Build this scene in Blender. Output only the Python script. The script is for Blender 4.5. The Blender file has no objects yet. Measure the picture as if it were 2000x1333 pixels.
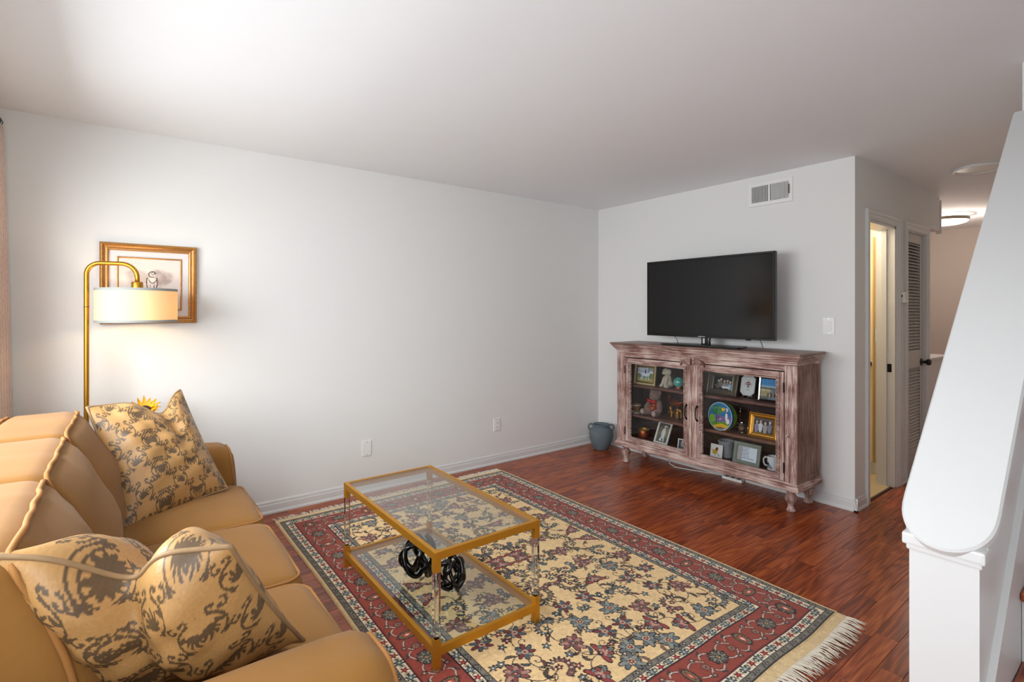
import bpy, bmesh, math, random
import numpy as np
from mathutils import Vector, Matrix

S = bpy.context.scene
COL = S.collection
PI = math.pi
random.seed(7)

# ------------------------------------------------------------------ camera
# world: X runs along the television wall, Y along the long left wall, Z up, metres
FOCAL = 1002.0                       # in pixels of a 2000 wide frame
HORIZON = 608.0
YAW = math.atan2(1323, 1002)
CAM = Vector((3.77, 0.0, 1.374))
cam_data = bpy.data.cameras.new('camera')
cam_data.sensor_fit = 'HORIZONTAL'
cam_data.sensor_width = 36.0
cam_data.lens = 36.0 * FOCAL / 2000.0
cam_data.shift_y = -(666.5 - HORIZON) / 2000.0
cam_data.clip_start = 0.02
cam = bpy.data.objects.new('camera', cam_data)
COL.objects.link(cam)
cam.location = CAM
cam.rotation_euler = (PI / 2, 0, YAW)
S.camera = cam

# ------------------------------------------------------------------ world, daylight, exposure
world = bpy.data.worlds.new('world')
S.world = world
world.use_nodes = True
world.node_tree.nodes['Background'].inputs[0].default_value = (0.80, 0.90, 1.0, 1)
world.node_tree.nodes['Background'].inputs[1].default_value = 1.0
S.view_settings.view_transform = 'Standard'
S.view_settings.look = 'None'
S.view_settings.gamma = 1.0
S.view_settings.use_curve_mapping = False
S.view_settings.exposure = 0.62

def area_light(name, loc, rot, sx, sy, power, color=(1, 1, 1)):
    d = bpy.data.lights.new(name, 'AREA')
    d.shape = 'RECTANGLE'; d.size = sx; d.size_y = sy
    d.energy = power; d.color = color
    o = bpy.data.objects.new(name, d); COL.objects.link(o)
    o.location = loc; o.rotation_euler = rot
    return o
def point_light(name, loc, power, color, radius=0.04):
    d = bpy.data.lights.new(name, 'POINT'); d.energy = power; d.color = color; d.shadow_soft_size = radius
    o = bpy.data.objects.new(name, d); COL.objects.link(o); o.location = loc
    return o
# daylight standing outside the windows of the front wall, shining into the room (+Y)
WIN = (0.55, 2.75, 0.95, 2.0)       # x0 x1 z0 z1 of the window behind the sofa
WIN2 = (3.05, 4.25, 0.25, 2.2)       # glazed front door beside the stair
area_light('daylight_sofa_window', ((WIN[0]+WIN[1])/2, -0.95, (WIN[2]+WIN[3])/2+0.22), (PI/2-0.42, 0, 0), WIN[1]-WIN[0]+0.4, WIN[3]-WIN[2]+0.3, 102, (0.95, 0.975, 1.0))
area_light('daylight_front_door', ((WIN2[0]+WIN2[1])/2, -0.70, (WIN2[2]+WIN2[3])/2), (PI/2, 0, 0), WIN2[1]-WIN2[0], WIN2[3]-WIN2[2], 3, (0.95, 0.975, 1.0))

ADDED_WIN = (-0.42, 0.42, 0.85, 2.2)       # y0 y1 z0 z1 of a right hand window added to even the light
area_light('added_side_light', (4.62, (ADDED_WIN[0]+ADDED_WIN[1])/2, (ADDED_WIN[2]+ADDED_WIN[3])/2), (0, PI/2, 0), ADDED_WIN[3]-ADDED_WIN[2], ADDED_WIN[1]-ADDED_WIN[0], 20, (0.95, 0.975, 1.0))  # fill light added behind the unseen side window

def ray(px, py):
    R = Vector((math.cos(YAW), math.sin(YAW), 0)); F = Vector((-math.sin(YAW), math.cos(YAW), 0))
    return F + R * ((px - 1000) / FOCAL) + Vector((0, 0, (HORIZON - py) / FOCAL))
def x_at(px, Y):                     # X of the point in the plane Y = const that photo column px looks at
    d = ray(px, 600); return CAM.x + Y * d.x / d.y
def y_at(px, X):
    d = ray(px, 600); return (X - CAM.x) / d.x * d.y
def project(p):
    R = Vector((math.cos(YAW), math.sin(YAW), 0)); F = Vector((-math.sin(YAW), math.cos(YAW), 0))
    d = Vector(p) - CAM; k = d.dot(F)
    return (1000 + FOCAL * d.dot(R) / k, HORIZON - FOCAL * d.z / k, k)

# ------------------------------------------------------------------ colours and materials
def lin(c):
    return tuple(((v/255)/12.92 if v/255 <= 0.04045 else ((v/255+0.055)/1.055)**2.4) for v in c)
def lin4(c):
    return lin(c) + (1.0,)
class Nt:
    def __init__(s, mat):
        mat.use_nodes = True
        s.t = mat.node_tree; s.t.nodes.clear()
        s.out = s.n('ShaderNodeOutputMaterial')
    def n(s, typ, **kw):
        nd = s.t.nodes.new(typ)
        for k, v in kw.items(): setattr(nd, k, v)
        return nd
    def l(s, a, b): s.t.links.new(a, b)
def principled(name, color, rough=0.5, metal=0.0, spec=0.5, bump=0.0, bscale=200.0, vary=0.0, vscale=6.0, coat=0.0, sheen=0.0, trans=0.0):
    m = bpy.data.materials.new(name); t = Nt(m)
    b = t.n('ShaderNodeBsdfPrincipled'); t.l(b.outputs[0], t.out.inputs[0])
    b.inputs['Roughness'].default_value = rough
    b.inputs['Metallic'].default_value = metal
    b.inputs['Specular IOR Level'].default_value = spec
    b.inputs['Coat Weight'].default_value = coat
    b.inputs['Coat Roughness'].default_value = 0.1
    b.inputs['Sheen Weight'].default_value = sheen
    b.inputs['Transmission Weight'].default_value = trans
    c = lin4(color)
    tc = t.n('ShaderNodeTexCoord')
    ns = t.n('ShaderNodeTexNoise'); ns.inputs['Scale'].default_value = vscale; ns.inputs['Detail'].default_value = 4
    t.l(tc.outputs['Object'], ns.inputs['Vector'])
    mx = t.n('ShaderNodeMix', data_type='RGBA')
    mx.inputs[6].default_value = tuple(v * (1 - vary) for v in c[:3]) + (1,)
    mx.inputs[7].default_value = tuple(min(1, v * (1 + vary)) for v in c[:3]) + (1,)
    t.l(ns.outputs[0], mx.inputs[0]); t.l(mx.outputs[2], b.inputs['Base Color'])
    if bump:
        n2 = t.n('ShaderNodeTexNoise'); n2.inputs['Scale'].default_value = bscale; n2.inputs['Detail'].default_value = 3
        t.l(tc.outputs['Object'], n2.inputs['Vector'])
        bp = t.n('ShaderNodeBump'); bp.inputs['Strength'].default_value = bump; bp.inputs['Distance'].default_value = 0.002
        t.l(n2.outputs[0], bp.inputs['Height']); t.l(bp.outputs[0], b.inputs['Normal'])
    return m
def thin_glass(name, tint=(1, 1, 1), refl=1.0, ior=1.45, rough=0.0):
    m = bpy.data.materials.new(name); t = Nt(m)
    tr = t.n('ShaderNodeBsdfTransparent'); tr.inputs[0].default_value = tint + (1,)
    gl = t.n('ShaderNodeBsdfGlossy'); gl.inputs['Roughness'].default_value = rough
    fr = t.n('ShaderNodeFresnel')
    ge = t.n('ShaderNodeNewGeometry')      # same reflectance on both faces of the sheet
    io = t.n('ShaderNodeMix'); io.inputs[2].default_value = ior; io.inputs[3].default_value = 1/ior
    t.l(ge.outputs['Backfacing'], io.inputs[0]); t.l(io.outputs[0], fr.inputs[0])
    mu = t.n('ShaderNodeMath', operation='MULTIPLY'); mu.inputs[1].default_value = refl
    mx = t.n('ShaderNodeMixShader')
    t.l(fr.outputs[0], mu.inputs[0]); t.l(mu.outputs[0], mx.inputs[0])
    t.l(tr.outputs[0], mx.inputs[1]); t.l(gl.outputs[0], mx.inputs[2]); t.l(mx.outputs[0], t.out.inputs[0])
    return m
def emission(name, color, strength):
    m = bpy.data.materials.new(name); t = Nt(m)
    e = t.n('ShaderNodeEmission'); e.inputs[0].default_value = lin4(color); e.inputs[1].default_value = strength
    t.l(e.outputs[0], t.out.inputs[0]); return m
def painted(name, rough=0.8, spec=0.3, bump=0.0, bscale=300.0, sheen=0.0, coat=0.0):
    """colour read from the mesh's own colour attribute 'paint'"""
    m = bpy.data.materials.new(name); t = Nt(m)
    b = t.n('ShaderNodeBsdfPrincipled'); t.l(b.outputs[0], t.out.inputs[0])
    a = t.n('ShaderNodeAttribute'); a.attribute_name = 'paint'
    t.l(a.outputs['Color'], b.inputs['Base Color'])
    b.inputs['Roughness'].default_value = rough; b.inputs['Specular IOR Level'].default_value = spec
    b.inputs['Sheen Weight'].default_value = sheen; b.inputs['Coat Weight'].default_value = coat
    if bump:
        tc = t.n('ShaderNodeTexCoord')
        n2 = t.n('ShaderNodeTexNoise'); n2.inputs['Scale'].default_value = bscale
        t.l(tc.outputs['Object'], n2.inputs['Vector'])
        bp = t.n('ShaderNodeBump'); bp.inputs['Strength'].default_value = bump; bp.inputs['Distance'].default_value = 0.002
        t.l(n2.outputs[0], bp.inputs['Height']); t.l(bp.outputs[0], b.inputs['Normal'])
    return m
def streak_wood(name, dark, mid, pale, axis, pale_amt=0.5, rough=0.6):
    """old limed wood, streaks running along axis 0, 1 or 2"""
    m = bpy.data.materials.new(name); t = Nt(m)
    b = t.n('ShaderNodeBsdfPrincipled'); t.l(b.outputs[0], t.out.inputs[0])
    g = t.n('ShaderNodeNewGeometry'); mp = t.n('ShaderNodeMapping')
    sc = [75.0, 75.0, 75.0]; sc[axis] = 5.0
    mp.inputs['Scale'].default_value = sc
    # boards seen on the ends run the other way
    sn = t.n('ShaderNodeSeparateXYZ'); t.l(g.outputs['True Normal'], sn.inputs[0])
    ab = t.n('ShaderNodeMath', operation='ABSOLUTE'); t.l(sn.outputs[0], ab.inputs[0])
    gt = t.n('ShaderNodeMath', operation='GREATER_THAN'); gt.inputs[1].default_value = 0.75; t.l(ab.outputs[0], gt.inputs[0])
    sp = t.n('ShaderNodeSeparateXYZ'); t.l(g.outputs['Position'], sp.inputs[0])
    cs = t.n('ShaderNodeCombineXYZ'); t.l(sp.outputs[1], cs.inputs[0]); t.l(sp.outputs[0], cs.inputs[1]); t.l(sp.outputs[2], cs.inputs[2])
    vm = t.n('ShaderNodeMix', data_type='VECTOR'); t.l(gt.outputs[0], vm.inputs[0]); t.l(g.outputs['Position'], vm.inputs[4]); t.l(cs.outputs[0], vm.inputs[5])
    t.l(vm.outputs[1], mp.inputs['Vector'])
    n1 = t.n('ShaderNodeTexNoise'); n1.inputs['Scale'].default_value = 1.0; n1.inputs['Detail'].default_value = 6; n1.inputs['Roughness'].default_value = 0.65
    n1.inputs['Distortion'].default_value = 0.5
    t.l(mp.outputs[0], n1.inputs['Vector'])
    n2 = t.n('ShaderNodeTexNoise'); n2.inputs['Scale'].default_value = 7.0; n2.inputs['Detail'].default_value = 3
    t.l(g.outputs['Position'], n2.inputs['Vector'])
    r = t.n('ShaderNodeValToRGB')
    e = r.color_ramp.elements
    e[0].position = 0.27; e[0].color = lin4(dark); e[1].position = 0.44; e[1].color = lin4(mid)
    x = e.new(0.70 - 0.16 * pale_amt); x.color = lin4(pale)
    ad = t.n('ShaderNodeMath', operation='MULTIPLY_ADD'); ad.inputs[1].default_value = 0.45; ad.inputs[2].default_value = -0.22
    t.l(n2.outputs[0], ad.inputs[0])
    ad2 = t.n('ShaderNodeMath', operation='ADD'); t.l(n1.outputs[0], ad2.inputs[0]); t.l(ad.outputs[0], ad2.inputs[1])
    t.l(ad2.outputs[0], r.inputs[0]); t.l(r.outputs[0], b.inputs['Base Color'])
    b.inputs['Roughness'].default_value = rough
    bp = t.n('ShaderNodeBump'); bp.inputs['Strength'].default_value = 0.35; bp.inputs['Distance'].default_value = 0.003
    t.l(n1.outputs[0], bp.inputs['Height']); t.l(bp.outputs[0], b.inputs['Normal'])
    return m
def plank_wood():
    m = bpy.data.materials.new('plank_wood'); t = Nt(m)
    b = t.n('ShaderNodeBsdfPrincipled'); t.l(b.outputs[0], t.out.inputs[0])
    g = t.n('ShaderNodeNewGeometry'); oi = t.n('ShaderNodeObjectInfo')
    at = t.n('ShaderNodeAttribute'); at.attribute_name = 'plank_random'
    ad = t.n('ShaderNodeMath', operation='ADD'); t.l(oi.outputs['Random'], ad.inputs[0]); t.l(at.outputs['Fac'], ad.inputs[1])
    fr = t.n('ShaderNodeMath', operation='FRACT'); t.l(ad.outputs[0], fr.inputs[0])
    # move the grain by a random amount in every plank
    of = t.n('ShaderNodeMath', operation='MULTIPLY'); of.inputs[1].default_value = 37.0; t.l(fr.outputs[0], of.inputs[0])
    cx = t.n('ShaderNodeCombineXYZ'); t.l(of.outputs[0], cx.inputs[0]); t.l(of.outputs[0], cx.inputs[1]); t.l(of.outputs[0], cx.inputs[2])
    va = t.n('ShaderNodeVectorMath', operation='ADD'); t.l(g.outputs['Position'], va.inputs[0]); t.l(cx.outputs[0], va.inputs[1])
    mp = t.n('ShaderNodeMapping'); mp.inputs['Scale'].default_value = (1.0, 0.10, 1.0); t.l(va.outputs[0], mp.inputs['Vector'])
    wv = t.n('ShaderNodeTexNoise'); wv.inputs['Scale'].default_value = 13.0; wv.inputs['Detail'].default_value = 1.0; t.l(mp.outputs[0], wv.inputs['Vector'])
    # contour lines of a stretched noise give cathedral figure
    m1 = t.n('ShaderNodeMath', operation='MULTIPLY'); m1.inputs[1].default_value = 48.0; t.l(wv.outputs[0], m1.inputs[0])
    sn = t.n('ShaderNodeMath', operation='SINE'); t.l(m1.outputs[0], sn.inputs[0])
    mp2 = t.n('ShaderNodeMapping'); mp2.inputs['Scale'].default_value = (150.0, 5.0, 1.0); t.l(va.outputs[0], mp2.inputs['Vector'])
    fg = t.n('ShaderNodeTexNoise'); fg.inputs['Scale'].default_value = 1.0; fg.inputs['Detail'].default_value = 4; t.l(mp2.outputs[0], fg.inputs['Vector'])
    s1 = t.n('ShaderNodeMath', operation='MULTIPLY_ADD'); s1.inputs[1].default_value = 0.13; s1.inputs[2].default_value = 0.0; t.l(sn.outputs[0], s1.inputs[0])
    s2 = t.n('ShaderNodeMath', operation='ADD'); t.l(s1.outputs[0], s2.inputs[0]); t.l(fg.outputs[0], s2.inputs[1])
    s3 = t.n('ShaderNodeMath', operation='MULTIPLY_ADD'); s3.inputs[1].default_value = 0.30; s3.inputs[2].default_value = -0.15; t.l(fr.outputs[0], s3.inputs[0])
    s4 = t.n('ShaderNodeMath', operation='ADD'); t.l(s2.outputs[0], s4.inputs[0]); t.l(s3.outputs[0], s4.inputs[1])
    r = t.n('ShaderNodeValToRGB'); e = r.color_ramp.elements
    e[0].position = 0.22; e[0].color = lin4((110, 45, 19)); e[1].position = 0.85; e[1].color = lin4((188, 97, 46))
    x = e.new(0.5); x.color = lin4((150, 67, 30))
    t.l(s4.outputs[0], r.inputs[0]); t.l(r.outputs[0], b.inputs['Base Color'])
    b.inputs['Roughness'].default_value = 0.27
    b.inputs['Specular IOR Level'].default_value = 0.5
    return m

MT = {}
def build_materials():
    P = principled
    MT['wall'] = P('wall_paint', (230, 229, 227), 0.85, bump=0.06, bscale=90, vary=0.01)
    MT['ceiling'] = P('ceiling_paint', (241, 242, 244), 0.9, vary=0.01)
    MT['trim'] = P('trim_paint', (220, 220, 219), 0.35, vary=0.01)
    MT['hall_wall'] = P('taupe_paint', (186, 176, 169), 0.85, vary=0.02)
    MT['bath_wall'] = P('cream_paint', (236, 214, 170), 0.8, vary=0.02)
    MT['bath_tile'] = P('beige_tile', (214, 196, 160), 0.4, vary=0.08)
    MT['door'] = P('door_paint', (206, 201, 196), 0.45, vary=0.01)
    MT['dark'] = P('void_shade', (20, 18, 17), 0.9)  # shade colour for the closet interior and behind the vent grille
    MT['subfloor'] = P('subfloor', (60, 28, 16), 0.9)
    MT['plank'] = plank_wood()
    MT['brass'] = P('brushed_gold', (206, 146, 42), 0.42, metal=0.75, vary=0.05, vscale=30)
    MT['lampbrass'] = P('gold_lamp', (188, 138, 48), 0.36, metal=0.9, vary=0.04)
    MT['glass'] = thin_glass('table_glass', (0.94, 0.96, 0.95), 1.3)
    MT['cabglass'] = thin_glass('door_glass', (0.92, 0.93, 0.93), 0.75)
    MT['winglass'] = thin_glass('window_glass', (0.98, 0.99, 0.99), 1.0)
    MT['acrylic'] = P('clear_acrylic', (252, 252, 252), 0.02, trans=1.0)
    MT['blackglass'] = P('black_glass', (4, 4, 5), 0.10, spec=0.4)
    MT['suede'] = P('tan_microsuede', (144, 98, 38), 0.85, vary=0.18, vscale=5, bump=0.25, bscale=70, sheen=0.08)
    MT['suede_pipe'] = P('tan_piping', (158, 106, 50), 0.8, vary=0.08)
    MT['pillow'] = painted('damask', 0.42, 0.5, 0.3, 140)
    MT['pillow_pipe'] = P('taupe_cord', (150, 120, 84), 0.6, vary=0.15, vscale=60)
    MT['rug'] = painted('rug_pile', 0.95, 0.1, 0.5, 500, sheen=0.15)
    MT['fringe'] = P('fringe_cotton', (226, 214, 196), 0.95, vary=0.1)
    MT['print'] = painted('print', 0.5, 0.4)
    MT['gloss_print'] = painted('glossy_print', 0.18, 0.5)
    d, mi, pa = (92, 60, 52), (146, 108, 98), (208, 186, 176)
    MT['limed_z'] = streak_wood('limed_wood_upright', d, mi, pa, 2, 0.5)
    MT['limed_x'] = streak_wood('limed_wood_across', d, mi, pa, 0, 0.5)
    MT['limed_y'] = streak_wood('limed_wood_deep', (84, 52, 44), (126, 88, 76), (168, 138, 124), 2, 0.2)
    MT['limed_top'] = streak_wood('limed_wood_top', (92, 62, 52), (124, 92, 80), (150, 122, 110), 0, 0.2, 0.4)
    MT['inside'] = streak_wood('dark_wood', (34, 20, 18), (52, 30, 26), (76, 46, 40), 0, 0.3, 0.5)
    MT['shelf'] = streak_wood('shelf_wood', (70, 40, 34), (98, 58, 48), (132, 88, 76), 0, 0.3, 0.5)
    MT['iron'] = P('dark_iron', (34, 30, 28), 0.45, metal=0.8)
    MT['knob'] = P('bronze_knob', (74, 66, 60), 0.3, metal=0.9)
    MT['tvbody'] = P('tv_plastic', (12, 12, 13), 0.25)
    MT['screen'] = P('tv_screen', (9, 9, 10), 0.12, spec=0.45)
    MT['logo'] = P('logo_silver', (225, 225, 228), 0.4)
    MT['chrome'] = P('silver', (205, 203, 200), 0.18, metal=1.0)
    MT['plate'] = P('white_plastic', (236, 235, 232), 0.35)
    MT['slot'] = P('dark_slot', (60, 58, 56), 0.6)
    MT['jar'] = P('slate_pottery', (98, 110, 116), 0.8, vary=0.22, vscale=9, bump=0.5, bscale=60)
    MT['curtain'] = P('blush_linen', (205, 180, 168), 0.9, vary=0.05)
    MT['silver'] = P('tarnished_silver', (176, 170, 160), 0.22, metal=1.0, vary=0.2, vscale=40)
    MT['gold'] = P('gilt', (196, 142, 60), 0.35, metal=0.9, vary=0.3, vscale=90, bump=0.5, bscale=130)
    MT['antique'] = P('antique_gilt', (186, 138, 84), 0.38, metal=0.75, vary=0.35, vscale=120, bump=0.6, bscale=220)
    MT['pewter'] = P('pewter', (128, 116, 98), 0.35, metal=0.8, vary=0.2, vscale=30)
    MT['copper'] = P('copper', (196, 100, 58), 0.32, metal=0.9, vary=0.15)
    MT['stone'] = P('carved_stone', (196, 182, 164), 0.85, vary=0.12, vscale=60, bump=0.4, bscale=120)
    MT['fur'] = P('taupe_plush', (136, 104, 94), 0.95, vary=0.18, vscale=150, bump=0.9, bscale=260, sheen=0.5)
    MT['furpale'] = P('pale_plush', (190, 160, 148), 0.95, vary=0.15, vscale=150, bump=0.9, bscale=260, sheen=0.5)
    MT['red'] = P('red_cloth', (188, 28, 30), 0.7, vary=0.1)
    MT['vest'] = painted('printed_vest', 0.8)
    MT['white'] = P('white_card', (232, 230, 226), 0.6)
    MT['offwhite'] = P('mat_board', (224, 220, 222), 0.8)
    MT['cream'] = P('cream_gilt', (214, 192, 140), 0.5, vary=0.1)
    MT['black'] = P('black_lacquer', (16, 15, 15), 0.35)
    MT['sage'] = P('sage_wood', (126, 134, 122), 0.6, vary=0.1, vscale=20)
    MT['greypot'] = P('grey_stoneware', (142, 146, 150), 0.55, vary=0.05)
    MT['mug'] = painted('mug_glaze', 0.25, 0.5)
    MT['china'] = P('white_china', (226, 226, 224), 0.2)
    MT['tin'] = painted('printed_tin', 0.35, 0.5)
    MT['petal'] = P('sunflower_petal', (250, 168, 12), 0.6, vary=0.25, vscale=50)
    MT['seed'] = P('sunflower_seed', (64, 36, 20), 0.9, vary=0.3, vscale=200)
    MT['leaf'] = P('leaf_green', (124, 128, 40), 0.6, vary=0.3, vscale=60)
    MT['bark'] = P('table_wood', (96, 66, 44), 0.5, vary=0.15)
    MT['bulb'] = emission('lamp_bulb', (255, 214, 160), 12.0)
    MT['halllight'] = emission('hall_diffuser', (255, 236, 214), 7.0)
    # linen lampshade lets the bulb glow through
    m = bpy.data.materials.new('shade_linen'); t = Nt(m)
    a = t.n('ShaderNodeBsdfTranslucent'); a.inputs[0].default_value = lin4((255, 232, 190))
    d2 = t.n('ShaderNodeBsdfDiffuse'); d2.inputs[0].default_value = lin4((240, 226, 198))
    mx = t.n('ShaderNodeMixShader'); mx.inputs[0].default_value = 0.55
    t.l(a.outputs[0], mx.inputs[1]); t.l(d2.outputs[0], mx.inputs[2]); t.l(mx.outputs[0], t.out.inputs[0])
    MT['shade'] = m
    MT['shadeband'] = P('grey_ribbon', (150, 152, 148), 0.7)
    MT['paperball'] = P('sea_glass', (84, 170, 158), 0.05, spec=0.8, vary=0.8, vscale=35, coat=0.6)
build_materials()

# ------------------------------------------------------------------ mesh helpers
class MB:
    """collects faces of ONE part"""
    def __init__(s): s.v = []; s.f = []
    def add(s, vs, fs):
        o = len(s.v); s.v += [tuple(p) for p in vs]; s.f += [tuple(i + o for i in q) for q in fs]; return s
    def box(s, x0, x1, y0, y1, z0, z1, b=0.0):
        if b <= 0:
            vs = [(x0,y0,z0),(x1,y0,z0),(x1,y1,z0),(x0,y1,z0),(x0,y0,z1),(x1,y0,z1),(x1,y1,z1),(x0,y1,z1)]
            return s.add(vs, [(0,3,2,1),(4,5,6,7),(0,1,5,4),(1,2,6,5),(2,3,7,6),(3,0,4,7)])
        bm = bmesh.new(); bmesh.ops.create_cube(bm, size=1)
        for v in bm.verts:
            v.co = ((x0+x1)/2 + v.co.x*(x1-x0), (y0+y1)/2 + v.co.y*(y1-y0), (z0+z1)/2 + v.co.z*(z1-z0))
        bmesh.ops.bevel(bm, geom=list(bm.edges), offset=b, segments=2, affect='EDGES', profile=0.6)
        bm.verts.index_update()
        s.add([v.co.copy() for v in bm.verts], [[v.index for v in f.verts] for f in bm.faces]); bm.free()
        return s
    def lathe(s, prof, n=24, c=(0, 0, 0), axis=2, caps=True):
        vs = []
        for r, h in prof:
            for i in range(n):
                a = 2*PI*i/n
                p = [r*math.cos(a), r*math.sin(a), h]
                if axis == 1: p = [p[0], p[2], p[1]]
                if axis == 0: p = [p[2], p[0], p[1]]
                vs.append((p[0]+c[0], p[1]+c[1], p[2]+c[2]))
        fs = []
        for k in range(len(prof)-1):
            for i in range(n):
                q = (k*n+i, k*n+(i+1)%n, (k+1)*n+(i+1)%n, (k+1)*n+i)
                fs.append(q if axis != 1 else q[::-1])
        if caps:
            a = tuple(range(n-1, -1, -1)); b2 = tuple((len(prof)-1)*n+i for i in range(n))
            fs += [a, b2] if axis != 1 else [a[::-1], b2[::-1]]
        return s.add(vs, fs)
    def cyl(s, c, r, h, axis=2, n=20):
        return s.lathe([(r, 0), (r, h)], n, c, axis)
    def tube(s, pts, r, n=8, closed=False):
        pts = [Vector(p) for p in pts]; m = len(pts)
        rr = r if hasattr(r, '__len__') else [r]*m
        vs = []; fs = []; prev = None
        for i in range(m):
            if closed: t = pts[(i+1) % m] - pts[(i-1) % m]
            else: t = pts[min(i+1, m-1)] - pts[max(i-1, 0)]
            t.normalize()
            if prev is None:
                up = Vector((0, 0, 1)) if abs(t.z) < 0.9 else Vector((1, 0, 0))
                a = t.cross(up).normalized()
            else:
                a = prev - t * prev.dot(t)
                a = a.normalized() if a.length > 1e-6 else t.orthogonal().normalized()
            b = t.cross(a); prev = a
            for k in range(n):
                an = 2*PI*k/n
                vs.append(pts[i] + (a*math.cos(an) + b*math.sin(an))*rr[i])
        L = m if closed else m-1
        for i in range(L):
            j = (i+1) % m
            for k in range(n):
                fs.append((i*n+k, i*n+(k+1) % n, j*n+(k+1) % n, j*n+k))
        if not closed: fs += [tuple(range(n-1, -1, -1)), tuple((m-1)*n+k for k in range(n))]
        return s.add(vs, fs)
    def prism(s, poly, a0, a1, axis=2):
        """polygon extruded along axis; polygon coordinates are the two other axes in order"""
        n = len(poly)
        def P(p, h):
            if axis == 2: return (p[0], p[1], h)
            if axis == 1: return (p[0], h, p[1])
            return (h, p[0], p[1])
        vs = [P(p, a0) for p in poly] + [P(p, a1) for p in poly]
        fs = [tuple(range(n-1, -1, -1)), tuple(range(n, 2*n))] + [(i, (i+1) % n, n+(i+1) % n, n+i) for i in range(n)]
        return s.add(vs, fs)
    def ring(s, w, h, prof, cx=0.0, cz=0.0, y=0.0):
        """mitred picture-frame ring in the XZ plane, front towards -Y; prof = closed list of (inset, height towards -Y)"""
        n = len(prof); vs = []
        for ins, d in prof:
            a, b = w/2-ins, h/2-ins
            vs += [(cx-a, y-d, cz-b), (cx+a, y-d, cz-b), (cx+a, y-d, cz+b), (cx-a, y-d, cz+b)]
        fs = []
        for k in range(n):
            k2 = (k+1) % n
            for i in range(4):
                j = (i+1) % 4
                fs.append((k*4+i, k*4+j, k2*4+j, k2*4+i))
        return s.add(vs, fs)
    def grid(s, fn, nu, nv, closed_u=False):
        vs = [fn(i/(nu if closed_u else nu-1), j/(nv-1)) for j in range(nv) for i in range(nu)]
        fs = []
        for j in range(nv-1):
            for i in range(nu if closed_u else nu-1):
                i2 = (i+1) % nu
                fs.append((j*nu+i, j*nu+i2, (j+1)*nu+i2, (j+1)*nu+i))
        return s.add(vs, fs)
    def rbox(s, sx, sy, sz, r, n=10, fn=None, c=(0, 0, 0)):
        """rounded box centred on c, optional deformation fn(x,y,z)"""
        ax = [np.linspace(-1, 1, n+1)]*3
        bm = bmesh.new(); bmesh.ops.create_cube(bm, size=2)
        bmesh.ops.subdivide_edges(bm, edges=list(bm.edges), cuts=n-1, use_grid_fill=True)
        hx, hy, hz = sx/2, sy/2, sz/2
        for v in bm.verts:
            p = []
            for q, h in zip(v.co, (hx, hy, hz)):
                e = max(0.02, min(0.98, 1 - r/h))
                # put more rings into the rounded border
                a = abs(q); k = 0.55
                u = a/k*e if a < k else e + (a-k)/(1-k)*(1-e)
                p.append(math.copysign(u*h, q))
            p = Vector(p)
            inner = Vector((max(-(hx-r), min(hx-r, p.x)), max(-(hy-r), min(hy-r, p.y)), max(-(hz-r), min(hz-r, p.z))))
            d = p - inner
            if d.length > 1e-7: p = inner + d.normalized()*r
            if fn: p = Vector(fn(p.x, p.y, p.z))
            v.co = p + Vector(c)
        bm.verts.index_update()
        s.add([v.co.copy() for v in bm.verts], [[v.index for v in f.verts] for f in bm.faces]); bm.free()
        return s
    def xf(s, mat):
        s.v = [tuple(mat @ Vector(p)) for p in s.v]; return s

def obj(name, mb, mat, parent=None, smooth=False, world=False, kind=None, label=None, loc=None, rot=None):
    me = mb if isinstance(mb, bpy.types.Mesh) else None
    if me is None:
        me = bpy.data.meshes.new(name)
        vs = mb.v
        if world and parent is not None:
            o = Vector((0, 0, 0)); q = parent
            while q is not None: o += q.location; q = q.parent
            vs = [(p[0]-o.x, p[1]-o.y, p[2]-o.z) for p in vs]
        me.from_pydata([tuple(p) for p in vs], [], mb.f); me.update()
        if smooth:
            me.shade_smooth()
            if smooth != 'all':
                me.set_sharp_from_angle(angle=math.radians(38 if smooth is True else smooth))
    if mat is not None and not me.materials: me.materials.append(MT[mat] if isinstance(mat, str) else mat)
    o = bpy.data.objects.new(name, me); COL.objects.link(o)
    if parent is not None: o.parent = parent
    if loc is not None: o.location = loc
    if rot is not None: o.rotation_euler = rot
    if kind: o['kind'] = kind
    if label: o['label'] = label
    return o
def recentre(o):
    """put the origin of a one-mesh thing at its base centre"""
    vs = np.array([v.co[:] for v in o.data.vertices]); c = (vs.min(0)+vs.max(0))/2; c[2] = vs[:, 2].min()
    o.data.transform(Matrix.Translation(-Vector(c))); o.location = Vector(c); return o
def tag(o, label, cat, group=None):
    o['label'] = label; o['category'] = cat
    if group: o['group'] = group
    return o
def thing(name, label, cat, loc=(0, 0, 0), rot=(0, 0, 0), group=None):
    o = bpy.data.objects.new(name, None); COL.objects.link(o)
    o.empty_display_size = 0.05; o.location = loc; o.rotation_euler = rot
    return tag(o, label, cat, group)
def struct(name, mb, mat, smooth=False):
    return obj(name, mb, mat, None, smooth, kind='structure')
def text_mesh(s, size, depth=0.0005, align='CENTER', spacing=1.0):
    c = bpy.data.curves.new('lettering', 'FONT'); c.body = s; c.size = size; c.extrude = depth; c.align_x = align
    c.align_y = 'CENTER'; c.space_line = spacing; c.resolution_u = 2
    t = bpy.data.objects.new('lettering', c); COL.objects.link(t)
    me = bpy.data.meshes.new_from_object(t.evaluated_get(bpy.context.evaluated_depsgraph_get()))
    bpy.data.objects.remove(t); return me
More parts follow.
